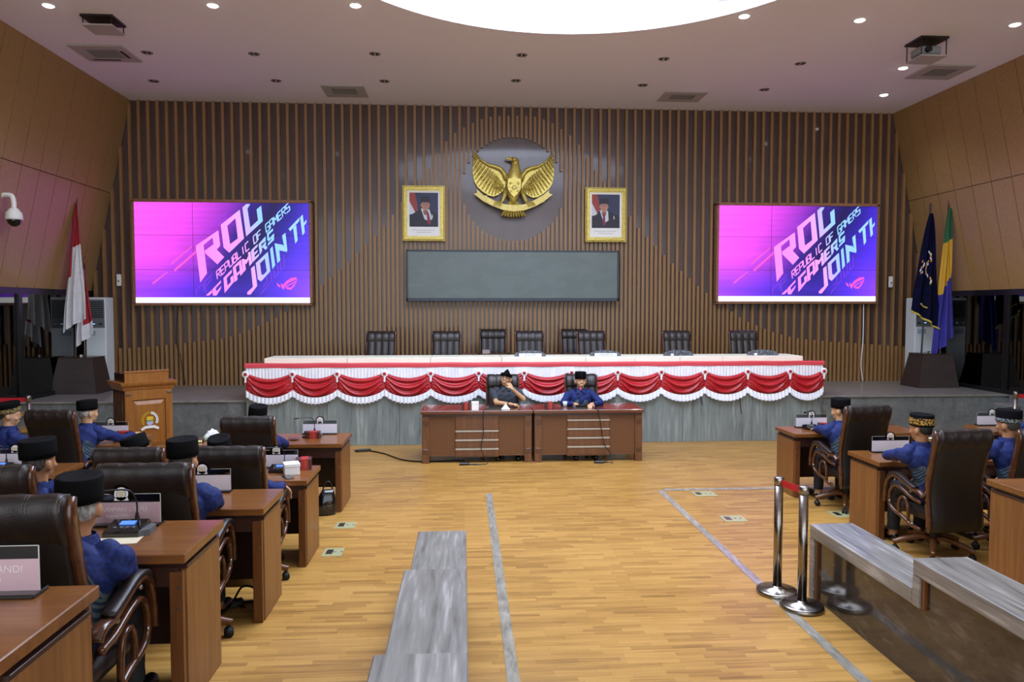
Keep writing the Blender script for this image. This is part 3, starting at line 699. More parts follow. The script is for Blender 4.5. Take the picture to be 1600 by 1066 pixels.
# ---------------------------------------------------------------- gilt eagle emblem
def eagle():
    root = empty('eagle_emblem', (.965, 14.25, 4.53), 0, 'gilt spread-winged eagle with shield and ribbon on the round panel', 'emblem')
    K = 1/(8.881*80.6)          # picture unit of the enlargement -> metres
    def Q(x, y): return ((x-738)*K, -(y-560)*K)
    def outline(pts): return [Q(*p) for p in pts]
    def relief(name, pts, d0, d1, m=gold, parent=root):
        return MB().prism([Q(*p) for p in pts], d0, d1, 'y').build(name, m, parent)
    wing = [(205,60),(180,190),(172,330),(190,450),(240,540),(320,610),(400,655),(465,668),(530,640),(590,590),(628,520),(630,430),(600,350),(555,290),(480,265),(400,250),(300,185),(240,120)]
    for s in (1, -1):
        P = wing if s > 0 else [(1476-x if True else x, y+12) for x, y in wing]
        wg = MB().prism(outline(P), .1, .16, 'y').build('wing', gold, root)
        fe = MB()
        tips = [(178,200),(172,270),(172,340),(178,400),(192,455),(218,505),(250,548),(290,585),(335,618),(385,648),(430,662),(475,664),(520,640),(560,612),(592,580)]
        bases = [(215,80),(240,130),(270,175),(305,215),(345,245),(390,280),(425,305),(455,330),(485,355),(510,380),(530,405),(545,430),(560,455),(572,480),(585,500)]
        for row, (k0_, k1_, d, wd) in enumerate(((.0, 1., .075, 15), (.0, .62, .05, 15), (0, .34, .03, 14))):
            for (bx, by), (tx, ty) in zip(bases, tips):
                a = (bx+(tx-bx)*k0_, by+(ty-by)*k0_); b = (bx+(tx-bx)*k1_, by+(ty-by)*k1_)
                if s < 0: a = (1476-a[0], a[1]+12); b = (1476-b[0], b[1]+12)
                A_, B_ = Q(*a), Q(*b); dx, dz = B_[0]-A_[0], B_[1]-A_[1]; l = math.hypot(dx, dz)
                M_ = Matrix.Translation(((A_[0]+B_[0])/2, d+.03, (A_[1]+B_[1])/2)) @ Matrix.Rotation(-math.atan2(dz, dx), 4, 'Y')
                fe.sph((0, 0, 0), (l/2, .024, wd*K*1.15), 8, 6, M=M_)
        fe.build('feather', gold, wg, True)
        ed = [(205,70),(290,180),(400,245),(480,262),(560,295),(605,355),(640,440)]
        if s < 0: ed = [(1476-x, y+12) for x, y in ed]
        MB().tube([(Q(*p)[0], .05, Q(*p)[1]) for p in ed], [.012, .02, .03, .038, .042, .045, .05], 8).build('wing_edge', gold, wg, True)
    # body, head, beak
    body = []
    for (x, y, rx, ry) in ((770,150,30,.03),(762,165,45,.05),(760,200,52,.07),(765,260,60,.08),(758,320,82,.1),(745,400,108,.12),(742,480,115,.13),(738,560,108,.12),(735,640,88,.1),(735,720,55,.07),(738,765,20,.04)):
        c = Q(x, y); body.append([(c[0]+rx*K*math.cos(2*PI*i/16), .07-ry*.75*math.sin(2*PI*i/16), c[1]) for i in range(16)])
    MB().rings(body).build('body', gold, root, True)
    sc_ = MB()
    for r_ in range(9):
        for c_ in range(5):
            y = 240+r_*26; x = 762-((r_ > 2)*10)+(c_-2)*(18+r_*3.2)+(r_ % 2)*8; p = Q(x, y)
            sc_.sph((p[0], .07-.062-.012*min(r_, 4)/4*1.2+.018*abs(c_-2), p[1]), (.016, .012, .02), 6, 4)
    sc_.build('breast_feather', gold, root, True)
    hd = Q(745, 165); MB().sph((hd[0], .02, hd[1]), (.06, .06, .045), 14, 10).build('head', gold, root, True)
    bk = MB().rings([[(Q(x, y)[0], .02+dy*r, Q(x, y)[1]+dz*r) for dy, dz in ((0, 1), (.8, .3), (.8, -.5), (0, -1), (-.8, -.5), (-.8, .3))] for x, y, r in ((720,165,.038),(670,155,.03),(635,140,.02),(622,150,.012),(640,185,.004))])
    bk.build('beak', goldpale, root, True)
    MB().sph((Q(715,160)[0], -.035, Q(715,160)[1]), .009, 8, 6).build('eye', blackp, root, True)
    # shield
    sh = [(655,440),(740,425),(830,440),(835,560),(810,620),(740,690),(670,620),(648,560)]
    MB().prism(outline(sh), -.065, -.02, 'y').build('shield', gold, root)
    e = MB().box(Q(655,0)[0], Q(830,0)[0], -.078, -.06, Q(0,562)[1], Q(0,548)[1]); e.build('shield_bar', goldpale, root)
    b_ = MB()
    for x, y in ((690,500),(795,500),(690,610),(795,605)): p = Q(x, y); b_.sph((p[0], -.068, p[1]), (.032, .012, .03), 10, 6)
    p = Q(742,560); b_.sph((p[0], -.072, p[1]), (.05, .02, .045), 12, 8); b_.build('shield_boss', goldpale, root, True)
    # legs and claws
    for s in (1, -1):
        f = lambda x, y: Q(x if s > 0 else 1484-x, y)
        MB().tube([(*[f(x, y)[0]], d, f(x, y)[1]) for x, y, d in ((632,580,.04),(610,660,.0),(585,730,-.03),(560,770,-.05))], [.05, .045, .034, .026], 10).build('leg', gold, root, True)
        c = MB()
        for k in range(4):
            x = 455+k*28
            c.tube([(f(585, 745)[0], -.03, f(585, 745)[1]), (f(x+20, 765+k*3)[0], -.085, f(x, 765+k*3)[1]), (f(x, 805+k*6)[0], -.09, f(x, 805+k*6)[1])], [.018, .015, .006], 6)
        c.build('claw', gold, root, True)
    # tail fan and ribbon
    tl = MB()
    for k in range(9):
        a = -1+k/4
        x0, y0, x1, y1 = 738+a*28, 700, 735+a*165, 955-18*abs(a)**2
        A_, B_ = Q(x0, y0), Q(x1, y1)
        tl.tube([(A_[0], .08, A_[1]), ((A_[0]+B_[0])/2, .05, (A_[1]+B_[1])/2), (B_[0], .03, B_[1])], [.014, .022, .024], 8)
    tl.build('tail', gold, root, True)
    rb = [(185,640),(215,560),(250,605),(330,660),(480,740),(600,790),(740,805),(880,790),(1000,738),(1150,655),(1240,575),(1280,645),(1215,600),(1280,650),(1110,762),(960,838),(860,870),(740,888),(600,868),(520,840),(340,752)]
    up = [(225,575),(330,665),(480,742),(600,785),(740,800),(880,785),(1000,735),(1140,655),(1235,575)]
    dn = [(190,640),(320,745),(450,812),(590,865),(740,885),(890,865),(1030,812),(1150,742),(1280,640)]
    segs = [(0, 1, .03), (1, 2, -.02), (2, 6, -.05), (6, 7, -.02), (7, 8, .03)]
    for i0, i1, d in segs:
        q = [Q(*p) for p in up[i0:i1+1]]+[Q(*p) for p in dn[i0:i1+1][::-1]]
        if i0 == 0: q = q[:-1]+[Q(190, 640), Q(235, 625)]
        if i0 == 7: q = q[:2]+[Q(1228, 622)]+q[2:]
        MB().prism(q, d, d+.03, 'y').build('ribbon', goldpale, root)
    for x in (325, 1120):
        MB().prism([Q(x, 690 if x < 700 else 700), Q(x+45, 655 if x < 700 else 690), Q(x+45, 740), Q(x, 760)], .02, .06, 'y').build('ribbon_fold', gold, root)
    MB().cyl((0, .1, .1), (0, .21, .1), .09, n=16).build('wall_mount', blackp, root)
eagle()

# ---------------------------------------------------------------- framed portraits (flat prints)
def portrait(xc, label, tie_x, face, lean):
    root = empty('framed_portrait', (xc, 14.33, 4.04), 0, label, 'picture')
    W2, H2 = .405, .525
    m = MB()
    for off, y0, y1, a, b in ((0, -.03, .04, 0, .04), (0, -.05, .02, .034, .062), (0, -.02, .02, .058, .09)):
        m.box(-W2+a, W2-a, y0, y1, H2-b, H2-a).box(-W2+a, W2-a, y0, y1, -H2+a, -H2+b).box(-W2+a, -W2+b, y0, y1, -H2+b, H2-b).box(W2-b, W2-a, y0, y1, -H2+b, H2-b)
    fr = m.build('frame', gold, root)
    bd = MB()
    for i in range(27):
        for s in (-1, 1): bd.sph((-W2+.02+i*(2*W2-.04)/26, -.034, s*(H2-.018)), .013, 6, 4)
    for i in range(34):
        for s in (-1, 1): bd.sph((s*(W2-.018), -.034, -H2+.04+i*(2*H2-.08)/33), .014, 6, 4)
    bd.build('beading', gold, fr, True)
    MB().box(-W2+.07, W2-.07, 0, .01, -H2+.07, H2-.07).build('mount', paper, root)
    # the print: flat shapes laid one over another
    pm = [mat('print_blue', '#353c58', .6), mat('print_red', '#97413a', .6), mat('print_white', '#c9cdd6', .6), mat('print_suit', '#2a2a37', .6), mat('print_skin', '#b58672', .6),
          mat('print_hair', '#2c2834', .6), mat('print_tie', '#83303c', .6), mat('print_grey', '#a9adb2', .6), mat('print_shade', '#8d6455', .6)]
    q = MB(); x0, x1, z0, z1 = -.245, .245, -.24, .375
    def P(pts, mi, k): q.poly([(x, -.001-.0006*k, z) for x, z in pts], mi)
    def E(cx, cz, rx, rz, mi, k, n=18): P([(cx+rx*math.cos(2*PI*i/n), cz+rz*math.sin(2*PI*i/n)) for i in range(n)], mi, k)
    P([(x0, z0), (x1, z0), (x1, z1), (x0, z1)], 0, 1)
    P([(x0, z1), (-.15, z1), (-.12, .22), (-.1, .06), (-.18, 0), (x0, .1)], 1, 2)
    P([(x0, .22), (-.17, .07), (-.14, .0), (x0, -.02)], 2, 3)
    fx = face
    P([(x0, z0), (x1, z0), (x1, -.06), (x1-.02, -.02), (fx+.1, .06), (fx-.08, .08), (x0+.1, .02), (x0, -.04)], 3, 4)
    P([(fx-.08, .09), (fx+.07, .07), (fx+.08+lean, -.1), (fx+.02+lean, -.14), (fx-.02, -.1)], 2, 5)
    E(fx, .03, .04, .06, 8, 5.5)
    P([(fx+tie_x-.012, .03), (fx+tie_x+.018, .03), (fx+tie_x+.03+lean, -.16), (fx+tie_x+lean, -.21), (fx+tie_x-.02+lean*.6, -.15)], 6, 6)
    E(fx, .15, .068, .1, 4, 7); E(fx-.071, .15, .012, .025, 4, 7); E(fx+.071, .15, .012, .025, 8, 7)
    P([(fx-.082, .2), (fx+.082, .2), (fx+.075, .3), (fx-.07, .305)], 5, 8)
    for s in (-1, 1): E(fx+s*.027, .165, .014, .005, 5, 9, 10); E(fx+s*.028, .182, .02, .004, 5, 9, 10)
    E(fx, .135, .01, .018, 8, 9, 10); E(fx, .1, .026, .006, 8, 9, 10)
    P([(.14, -.08), (.155, -.08), (.15, -.02), (.135, -.02)], 2, 9)
    for k in range(18): P([(-.2+k*.022, -.305), (-.2+k*.022+.015, -.305), (-.2+k*.022+.015, -.293), (-.2+k*.022, -.293)], 7, 2)
    for k in range(12): P([(-.13+k*.022, -.345), (-.13+k*.022+.015, -.345), (-.13+k*.022+.015, -.333), (-.13+k*.022, -.333)], 7, 2)
    q.xf(Matrix.Diagonal((1.12, 1, 1.06, 1))); q.build('print', pm, root)
    MB().box(-.3, .3, .02, .1, -.4, .4).build('backing', blackp, root)
portrait(-.765, 'gilt-framed portrait of a person in dark suit, its red tie slanting', .03, .03, .035)
portrait(2.77, 'gilt-framed portrait of a person in dark suit, its red tie straight', -.005, -.03, 0)
# ---------------------------------------------------------------- things on the stage
def floor_ac(x, y, rz, label):
    t = empty('floor_air_conditioner', (x, y, STAGE_Z), rz, label, 'air conditioner', 'standing air conditioners by the glass partitions')
    acw = mat('ac_white', '#d9e0df', .4); grey = mat('ac_grille_grey', '#6f7478', .5)
    MB().box(-.2, .2, -.16, .16, .05, 1.68, bev=.012).build('cabinet', acw, t)
    MB().box(-.19, .19, -.15, .15, 0, .05).build('plinth', blackp, t)
    MB().box(-.185, .185, -.168, -.155, 1.12, 1.64, bev=.004).build('grille_panel', grey, t)
    for i in range(8): MB().box(-.17, .17, -.182, -.166, 1.31+i*.04, 1.325+i*.04).xf(Matrix.Translation((0, 0, 0))).build('louver', blackp, t)
    for k in range(3): MB().box(-.16+k*.12, -.09+k*.12, -.176, -.166, 1.17, 1.21, bev=.002).build('button', blackg, t)
    MB().box(-.02, .02, -.178, -.166, 1.185, 1.2).build('status_light', emit('ac_status', '#9fd0ff', 1.5), t)
    MB().box(-.15, .02, -.166, -.16, .98, 1.07).build('sticker', mat('sticker_blue', '#9fb4c4', .5), t)
    return t
floor_ac(-6.76, 14.12, .0, 'white standing air conditioner behind the red and white flag')
floor_ac(9.06, 14.1, 0, 'white standing air conditioner behind the dark blue flag')

def flag_stand(x, y, label):
    t = empty('flag_stand', (x, y, STAGE_Z), 0, label, 'stand', 'dark boxes holding the flagpoles')
    m = MB(); h = .62
    m.rings([[(-.42, -.3, 0), (.36, -.3, 0), (.36, .3, 0), (-.42, .3, 0)], [(-.3, -.22, h), (.27, -.22, h), (.27, .22, h), (-.3, .22, h)]])
    m.build('box_body', mat('stand_wood', '#2e2422', .4, c2='#3a2e2a', scale=(3, 3, 40)), t)
    MB().box(-.31, .28, -.23, .23, h, h+.012, bev=.003).build('box_top', wood_dark, t)
    MB().cyl((-.02, 0, h), (-.02, 0, h+.05), .05, n=14).build('pole_socket', steel, t)
    return t
flag_stand(-6.68, 13.35, 'dark trapezoid flag stand below the red and white flag')
flag_stand(8.82, 13.35, 'dark trapezoid flag stand below the blue flags')

def flag(x, y, ztop, lean, label, cols, bands, drops, half, fringe=False, emblem=False, face=0):
    """flag hanging in folds from a leaning pole; bands = hoist-direction stops for the colours"""
    z0 = STAGE_Z+.62
    root = empty('flag', (x, y, z0), face, label, 'flag')
    H = ztop-z0
    top = V((lean, 0, H))
    MB().cyl((0, 0, .0), top, .016, n=10).build('flagpole', wood_dark if not fringe else mat('pole_dark', '#2a201c', .3), root)
    MB().lathe([(.005, 0), (.022, .02), (.014, .05), (.024, .08), (.004, .14)], top-V((0, 0, .02)), 10).build('finial', wood_red if not fringe else wood_dark, root, True)
    nu, nv = 22, 34
    def f(u, v):
        # u across the folds, v down the cloth
        hgt = H-.08-v*drops(u)
        px = lean*(hgt/H)
        wdt = half*(.06+.94*min(1, v*1.25)**.75)
        fold = .045*math.sin(u*PI*5.5+.6)*(.25+.75*v)+.02*math.sin(u*11+v*5)
        return (px+(u-.5)*2*wdt+.03*math.sin(v*4+u*3)*v, -.035+fold-.06*math.sin(PI*u)*v, hgt)
    m = MB(); m.grid(f, nu, nv)
    m.bm.faces.ensure_lookup_table()
    k = 0
    for i in range(nu):
        for j in range(nv):
            u, v = (i+.5)/nu, (j+.5)/nv
            m.bm.faces[k].material_index = bands(u, v); k += 1
    m.build('cloth', cols, root, True)
    if fringe:
        fr = MB(); pts = [f(i/nu, 1) for i in range(nu+1)]
        fr.tube([(p[0], p[1]-.004, p[2]) for p in pts], .018, 6)
        fr.tube([(p[0]+.01, p[1]-.02, p[2]+.22) for p in pts[6:12]], .014, 6)
        fr.build('gold_fringe', mat('gold_braid', '#b39a32', .6, c2='#d3bd57', scale=(90, 90, 90)), root, True)
    if emblem:
        e = MB()
        for k in range(46):
            t_ = k/34 if k < 34 else (k-34)/12; u = (.5+.1*math.sin(t_*9)+.05*random.uniform(-1, 1)) if k < 34 else .14+.04*random.uniform(-1, 1); v = .36+.3*t_ if k < 34 else .48+.13*t_
            p = f(u, v); e.sph((p[0], p[1]-.004, p[2]), (.016, .005, .024), 6, 4, mi=(0, 0, 0, 1, 1, 2)[k % 6])
        e.build('emblem', [mat('emblem_white', '#d3d6da', .6), mat('emblem_gold', '#c79a3a', .6), mat('emblem_red', '#b5472f', .6)], root)
    return root
fr_ = mat('flag_red', '#8e1620', .7, c2='#a01c26', scale=(10, 10, 10)); fw_ = mat('flag_white', '#c9cacd', .7, c2='#d6d7da', scale=(10, 10, 10))
flag(-6.77, 13.3, 4.12, .08, 'red and white flag hanging on a dark pole in the corner, the one draped higher', [fr_, fw_],
     lambda u, v: 0 if v < (.6 if u < .3 else .36) else 1, lambda u: 2.0+.25*(1-u), .17, face=.1)
flag(-6.64, 13.38, 3.0, .02, 'short red and white flag wrapped below the taller one in the corner', [fr_, fw_],
     lambda u, v: 1 if u < .62 or v > .8 else 0, lambda u: 1.15+.3*(1-u), .15)
nav = mat('flag_navy', '#02041a', .9, spec=.15, c2='#040830', scale=(10, 10, 10))
flag(8.56, 13.25, 4.06, .1, 'dark navy flag with gold fringe and emblem on the stage', [nav], lambda u, v: 0, lambda u: 1.8+.35*u, .25, True, True)
flag(8.92, 13.25, 4.16, .1, 'green, yellow and blue flag beside the navy fringed flag',
     [mat('flag_green', '#1d5a34', .65), mat('flag_yellow', '#c79a1c', .65), mat('flag_blue', '#231f7c', .65, c2='#2c278c', scale=(10, 10, 10))],
     lambda u, v: 0 if v < .25 else 1 if v < .55-.09*(u-.5) else 2, lambda u: 2.75-.4*abs(u-.1), .17)

# ---------------------------------------------------------------- lectern with crest
def lectern():
    t = empty('lectern', (-4.13, 9.9, 0), R(40), 'wooden lectern with a round crest standing before the stage', 'lectern'); t.scale = (1, 1, 1.055)
    wl = mat('lectern_wood', '#84501c', .4, coat=.1, c2='#966026', scale=(30, 30, 2.5), detail=5)
    W2 = .29; Dp = .5
    MB().box(-W2, W2, 0, .03, .08, 1.1).build('front_panel', wl, t)
    for x in (-W2, W2-.03): MB().box(x, x+.03, 0.03, Dp, .08, 1.1).build('side_panel', wood_dark, t)
    for k in range(5): MB().box(-W2-.012, -W2, .06+k*.09, .1+k*.09, .1, 1.06, bev=.003).build('side_batten', wood_red, t)
    MB().box(-W2-.03, W2+.03, -.03, Dp+.02, 0, .09, bev=.008).build('plinth', wl, t)
    fr = MB()
    fr.box(-W2, -W2+.085, -.02, 0, .09, 1.1, bev=.003).box(W2-.085, W2, -.02, 0, .09, 1.1, bev=.003).box(-W2+.085, W2-.085, -.02, 0, .98, 1.1, bev=.003).box(-W2+.085, W2-.085, -.02, 0, .09, .38, bev=.003)
    fr.build('front_frame', wl, t)
    p = MB(); a, b, c, d = -W2+.1, W2-.1, .395, .965
    p.rings([[(a, -.002, c), (b, -.002, c), (b, -.002, d), (a, -.002, d)], [(a+.045, -.02, c+.045), (b-.045, -.02, c+.045), (b-.045, -.02, d-.045), (a+.045, -.02, d-.045)]])
    p.build('raised_panel', wl, t)
    m = MB(); m.rings([[(-W2-e, -e, z), (W2+e, -e, z), (W2+e, Dp+e, z), (-W2-e, Dp+e, z)] for e, z in ((.0, 1.09), (.02, 1.11), (.025, 1.135), (.055, 1.17), (.06, 1.2))])
    m.build('cornice', wl, t)
    MB().box(-W2+.02, W2-.02, .05, .08, 1.2, 1.32).build('top_board', wl, t)
    MB().box(-W2+.01, W2-.01, .04, .09, 1.315, 1.335, bev=.004).build('top_rail', wl, t)
    MB().box(-W2+.02, -W2+.04, .08, Dp, 1.2, 1.3).build('top_side', wood_dark, t); MB().box(W2-.04, W2-.02, .08, Dp, 1.2, 1.3).build('top_side', wood_dark, t)
    for x in (-W2+.04, W2-.04): MB().box(x-.028, x+.028, -.032, -.019, 1.045, 1.068, bev=.003).build('corner_bracket', steel, t)
    # crest: gilt half ring, white beaded half ring, shield and ribbon
    root = empty('crest', (0, -.022, .72)); root.parent = t
    q = MB()
    def arc(a0, a1, r0, r1, mi, n=16):
        pts = [(r0*math.cos(a0+(a1-a0)*k/n), r0*math.sin(a0+(a1-a0)*k/n)) for k in range(n+1)]+[(r1*math.cos(a1-(a1-a0)*k/n), r1*math.sin(a1-(a1-a0)*k/n)) for k in range(n+1)]
        q.prism(pts, -.006, 0, 'y', mi)
    arc(R(92), R(215), .075, .108, 0)
    for k in range(13):
        a = R(78-k*8.6)
        for r in (.083, .1): q.sph((r*math.cos(a), -.004, r*math.sin(a)), (.0085, .004, .0085), 6, 4, 1)
    q.prism([(-.04, .045), (.04, .045), (.04, .0), (-.04, .0)], -.008, 0, 'y', 2)
    q.prism([(-.04, .0), (.04, .0), (.04, -.014), (-.04, -.014)], -.008, 0, 'y', 3)
    q.prism([(-.04, -.014), (.04, -.014), (.036, -.05), (0, -.068), (-.036, -.05)], -.008, 0, 'y', 4)
    q.prism([(-.115, -.1), (-.1, -.125), (-.05, -.1), (.05, -.1), (.1, -.125), (.115, -.098), (.06, -.068), (-.06, -.068)], -.01, -.002, 'y', 1)
    o = q.build('crest', [mat('crest_gold', '#b48d1f', .4, metal=.3), mat('crest_white', '#dcdad2', .5), mat('crest_yellow', '#d6ae28', .5), mat('crest_green', '#3d7a3f', .5), mat('crest_lilac', '#a9a7c0', .5)], t, False, (0, -.022, .72))
    bpy.data.objects.remove(root)
lectern()

# ---------------------------------------------------------------- ceiling fittings
def downlight(x, y, on, label, grp):
    t = empty('downlight', (x, y, CEIL), 0, label, 'downlight', grp)
    MB().rings([[(r*math.cos(2*PI*i/20), r*math.sin(2*PI*i/20), z) for i in range(20)] for r, z in ((.088, 0), (.085, -.008), (.07, -.01), (.066, -.001))], caps=False).build('trim_ring', steel if not on else whitep, t, True)
    if on:
        MB().sph((0, 0, -.006), (.068, .068, .02), 16, 8).build('lamp_lens', emit('lamp_glow', '#fbfbff', 14), t, True)
        l = bpy.data.lights.new('downlight_lamp', 'SPOT'); l.energy = LAMP_W; l.spot_size = R(120); l.spot_blend = .8; l.shadow_soft_size = .07; l.color = (.93, .96, 1.)
        lo = bpy.data.objects.new('downlight_lamp', l); COL.objects.link(lo); lo.parent = t; lo.location = (0, 0, -.05)
    else:
        for s in (-1, 1): MB().sph((.03*s, 0, -.004), (.026, .04, .012), 10, 6).build('lamp_lens', blackp, t, True)
ORD = ['first from camera dome wall', 'second from camera dome wall', 'third from camera dome wall', 'third from projector wall', 'second from projector wall', 'first from projector wall']
XS = [-5.3, -3.2, -1.35, .9, 3.13, 5.36, 7.6]
ON = [(-5.32, 10.02, 'lit ceiling downlight above the open hatch, nearest the leaning wall by the camera dome'), (-3.21, 9.88, 'lit ceiling downlight, second from the wall by the camera dome'), (-1.38, 9.76, 'lit ceiling downlight close to the skylight rim on the lectern side'),
      (3.74, 9.78, 'lit ceiling downlight close to the skylight rim on the stanchion side'), (5.35, 9.81, 'lit ceiling downlight between skylight and projector lift'), (7.56, 9.82, 'lit ceiling downlight beyond the projector lift, nearest the leaning wall'),
      (7.12, 11.69, 'lit ceiling downlight touching the air vent beside the projector lift'), (7.67, 13.17, 'lit ceiling downlight nearest the corner above the blue flags')]
for x, y, l in ON: downlight(x, y, True, l, 'lit ceiling downlights')
for x, y in zip(XS[:6], (11.75, 11.7, 11.58, 11.49, 11.52, 11.59)): downlight(x if x > -5 else -4.81, y, False, 'unlit ceiling downlight in the row further from the slatted wall, '+ORD[XS.index(x)], 'unlit downlights, outer row')
for x, y in zip(XS[:6], (13.2, 13.04, 12.95, 12.77, 12.88, 13.0)): downlight(x, y, False, 'unlit ceiling downlight in the row nearest the slatted wall, '+ORD[XS.index(x)], 'unlit downlights, inner row')
# the same lit fittings continue behind the photographer
for x in (-5.3, 5.4, 7.6):
    for y in (6.6,):
        downlight(x, y, True, 'lit ceiling downlight over the seats, %s row and %s line' % ({6.6: 'front', 3.2: 'middle', 0.: 'rear'}[y], {-5.3: 'camera wall', -2.6: 'desk', 5.4: 'parapet', 7.6: 'projector wall'}[x]), 'lit downlights over the seats')
acf = mat('vent_white', '#a9a49f', .6); acg = mat('vent_grey', '#83807b', .6)
def ac_vent(x, y, w, d, label, dark):
    t = empty('ceiling_air_vent', (x, y, CEIL), 0, label, 'air vent')
    fr = MB()
    fr.box(-w/2, w/2, -d/2, -d/2+.17, -.025, 0, bev=.006).box(-w/2, w/2, d/2-.17, d/2, -.025, 0, bev=.006).box(-w/2, -w/2+.17, -d/2+.17, d/2-.17, -.025, 0, bev=.006).box(w/2-.17, w/2, -d/2+.17, d/2-.17, -.025, 0, bev=.006)
    fr.build('frame', acf, t)
    MB().box(-w/2+.17, w/2-.17, -d/2+.17, d/2-.17, -.015, 0).build('backing', dark, t)
    n = 9
    for i in range(n):
        yy = -d/2+.19+(d-.38)*i/(n-1); MB().box(-w/2+.18, w/2-.18, yy-.008, yy+.008, -.024, -.012).build('grille_bar', acg if dark is not blackp else blackp, t)
    if dark is acg:
        MB().box(-w/2+.1, w/2-.28, d/2-.13, d/2-.08, -.027, -.024).build('slot', blackp, t); MB().box(w/2-.13, w/2-.08, -d/2+.2, d/2-.2, -.027, -.024).build('slot', blackp, t)
ac_vent(-5.45, 11.8, .8, .72, 'pale ceiling air vent next to the open hatch by the camera wall', acg)
ac_vent(-2.12, 13.55, .75, .7, 'ceiling air vent with dark grille above the screen by the flag corner', mat('vent_dark', '#4c5156', .6))
ac_vent(4.02, 13.5, .78, .62, 'ceiling air vent with grey grille over the portrait side of the wall', mat('vent_mid', '#5f6468', .6))
ac_vent(7.83, 11.83, .78, .7, 'pale ceiling air vent beside the lit projector lift', acf)
def hatch(x, y, label, projector):
    t = empty('projector_lift', (x, y, CEIL), 0, label, 'projector lift')
    MB().box(-.21, .21, -.2, .2, -.03, 0).build('shaft_opening', blackp, t)
    drop = .26 if projector else .12
    MB().box(-.2, .2, -.19, .19, -drop-.02, -drop, bev=.004).build('hatch_panel', acf, t)
    for sx in (-1, 1):
        for sy in (-1, 1): MB().cyl((.185*sx, .175*sy, -drop), (.185*sx, .175*sy, -.03), .008, n=6).build('rod', blackp, t)
    if projector:
        p = MB().box(-.16, .16, -.12, .14, -drop+.03, -drop+.15, bev=.02).build('projector_body', mat('projector_grey', '#85878a', .4), t)
        MB().cyl((-.06, -.12, -drop+.09), (-.06, -.17, -drop+.09), .045, n=14).build('lens', blackg, p)
        MB().tube(smoothpath([(.15, 0, -drop+.15), (.2, .05, -.12), (.1, .1, -.03)]), .012, 6).build('cable', blackp, p)
hatch(-4.85, 10.47, 'open ceiling hatch with lowered panel on thin rods, empty', False)
hatch(6.74, 10.5, 'ceiling lift holding a grey projector below the open hatch', True)

# security camera dome
t = empty('security_camera', (-6.77, 11.32, 3.84), 0, 'white dome security camera on a bracket on the leaning wall', 'camera')
MB().box(-.07, -.02, -.09, .09, -.1, .1, bev=.01).build('wall_plate', whitep, t)
MB().tube(smoothpath([(-.04, 0, 0), (.05, 0, .04), (.16, 0, .03), (.19, 0, -.06), (.19, 0, -.16)]), .035, 10).build('arm', whitep, t, True)
MB().lathe([(.03, -.14), (.06, -.16), (.105, -.22), (.115, -.3), (.11, -.32)], (.19, 0, 0), 20).build('housing', whitep, t, True)
MB().sph((.19, 0, -.32), (.095, .095, .1), 18, 10).build('dome', blackg, t, True)
for x, s, l in ((-6.49, 1, 'small white control box on the slats beside the flag corner'), (8.6, -1, 'small white control box on the slats near the navy flag')):
    t = empty('wall_control', (x, 14.38, 2.75), 0, l, 'switch')
    MB().box(-.04, .04, -.03, 0.01, -.11, .11, bev=.008).build('cover', whitep, t)
    MB().box(-.015, .015, -.036, -.028, -.04, .0).build('button', acg, t)
tag(MB().tube(smoothpath([(8.02, 14.33, 2.3), (8.03, 14.34, 1.6), (8.0, 14.34, 1.1), (8.04, 14.34, STAGE_Z+.02)]), .01, 6).build('wall_cable', whitep), 'white cable hanging down the slats below the screen by the blue flags', 'cable')
tag(MB().tube(smoothpath([(-5.4, 14.33, 2.3), (-5.45, 14.34, 1.6), (-5.38, 14.33, 1.3), (-5.3, 14.34, STAGE_Z+.02)]), .008, 6).build('wall_cable', blackp), 'black cable hanging down the slats below the screen above the lectern', 'cable')

# ---------------------------------------------------------------- stanchions and belts
def stanchion(x, y, z, h, label, grp):
    t = empty('stanchion_post', (x, y, z), 0, label, 'stanchion', grp)
    MB().lathe([(.155, 0), (.158, .008), (.156, .03), (.14, .036), (.04, .05), (.038, .06)], (0, 0, 0), 40).build('base', chrome, t, True)
    MB().cyl((0, 0, .05), (0, 0, h-.06), .033, n=24).build('post', chrome, t, True)
    MB().lathe([(.033, h-.06), (.037, h-.058), (.037, h-.006), (.03, h), (0.001, h)], (0, 0, 0), 24).build('belt_head', steel, t, True)
    return t
stanchion(2.445, 5.53, 0, .92, 'chrome stanchion post further along the parapet, holding the belt end', 'chrome stanchion pair')
stanchion(2.505, 5.235, 0, .92, 'chrome stanchion post standing closest to the parapet corner', 'chrome stanchion pair')
tag(MB().box(-.0015, .0015, .035, .268, .855, .905).xf(Matrix.Translation((2.505, 5.235, 0)) @ Matrix.Rotation(math.atan2(.06, .295), 4, 'Z')).build('barrier_belt', beltred), 'short red belt stretched between the two chrome stanchions', 'belt')
def far_post(x, y, label, s):
    z = 0
    t = empty('stanchion_post', (x, y, z), 0, label, 'stanchion')
    MB().lathe([(.155, 0), (.156, .03), (.04, .05)], (0, 0, 0), 24).build('base', steel, t, True); MB().cyl((0, 0, .05), (0, 0, .88), .03, n=14).build('post', steel, t, True)
    MB().lathe([(.034, .86), (.036, .95), (.03, .96)], (0, 0, 0), 14).build('belt_head', steel, t, True)
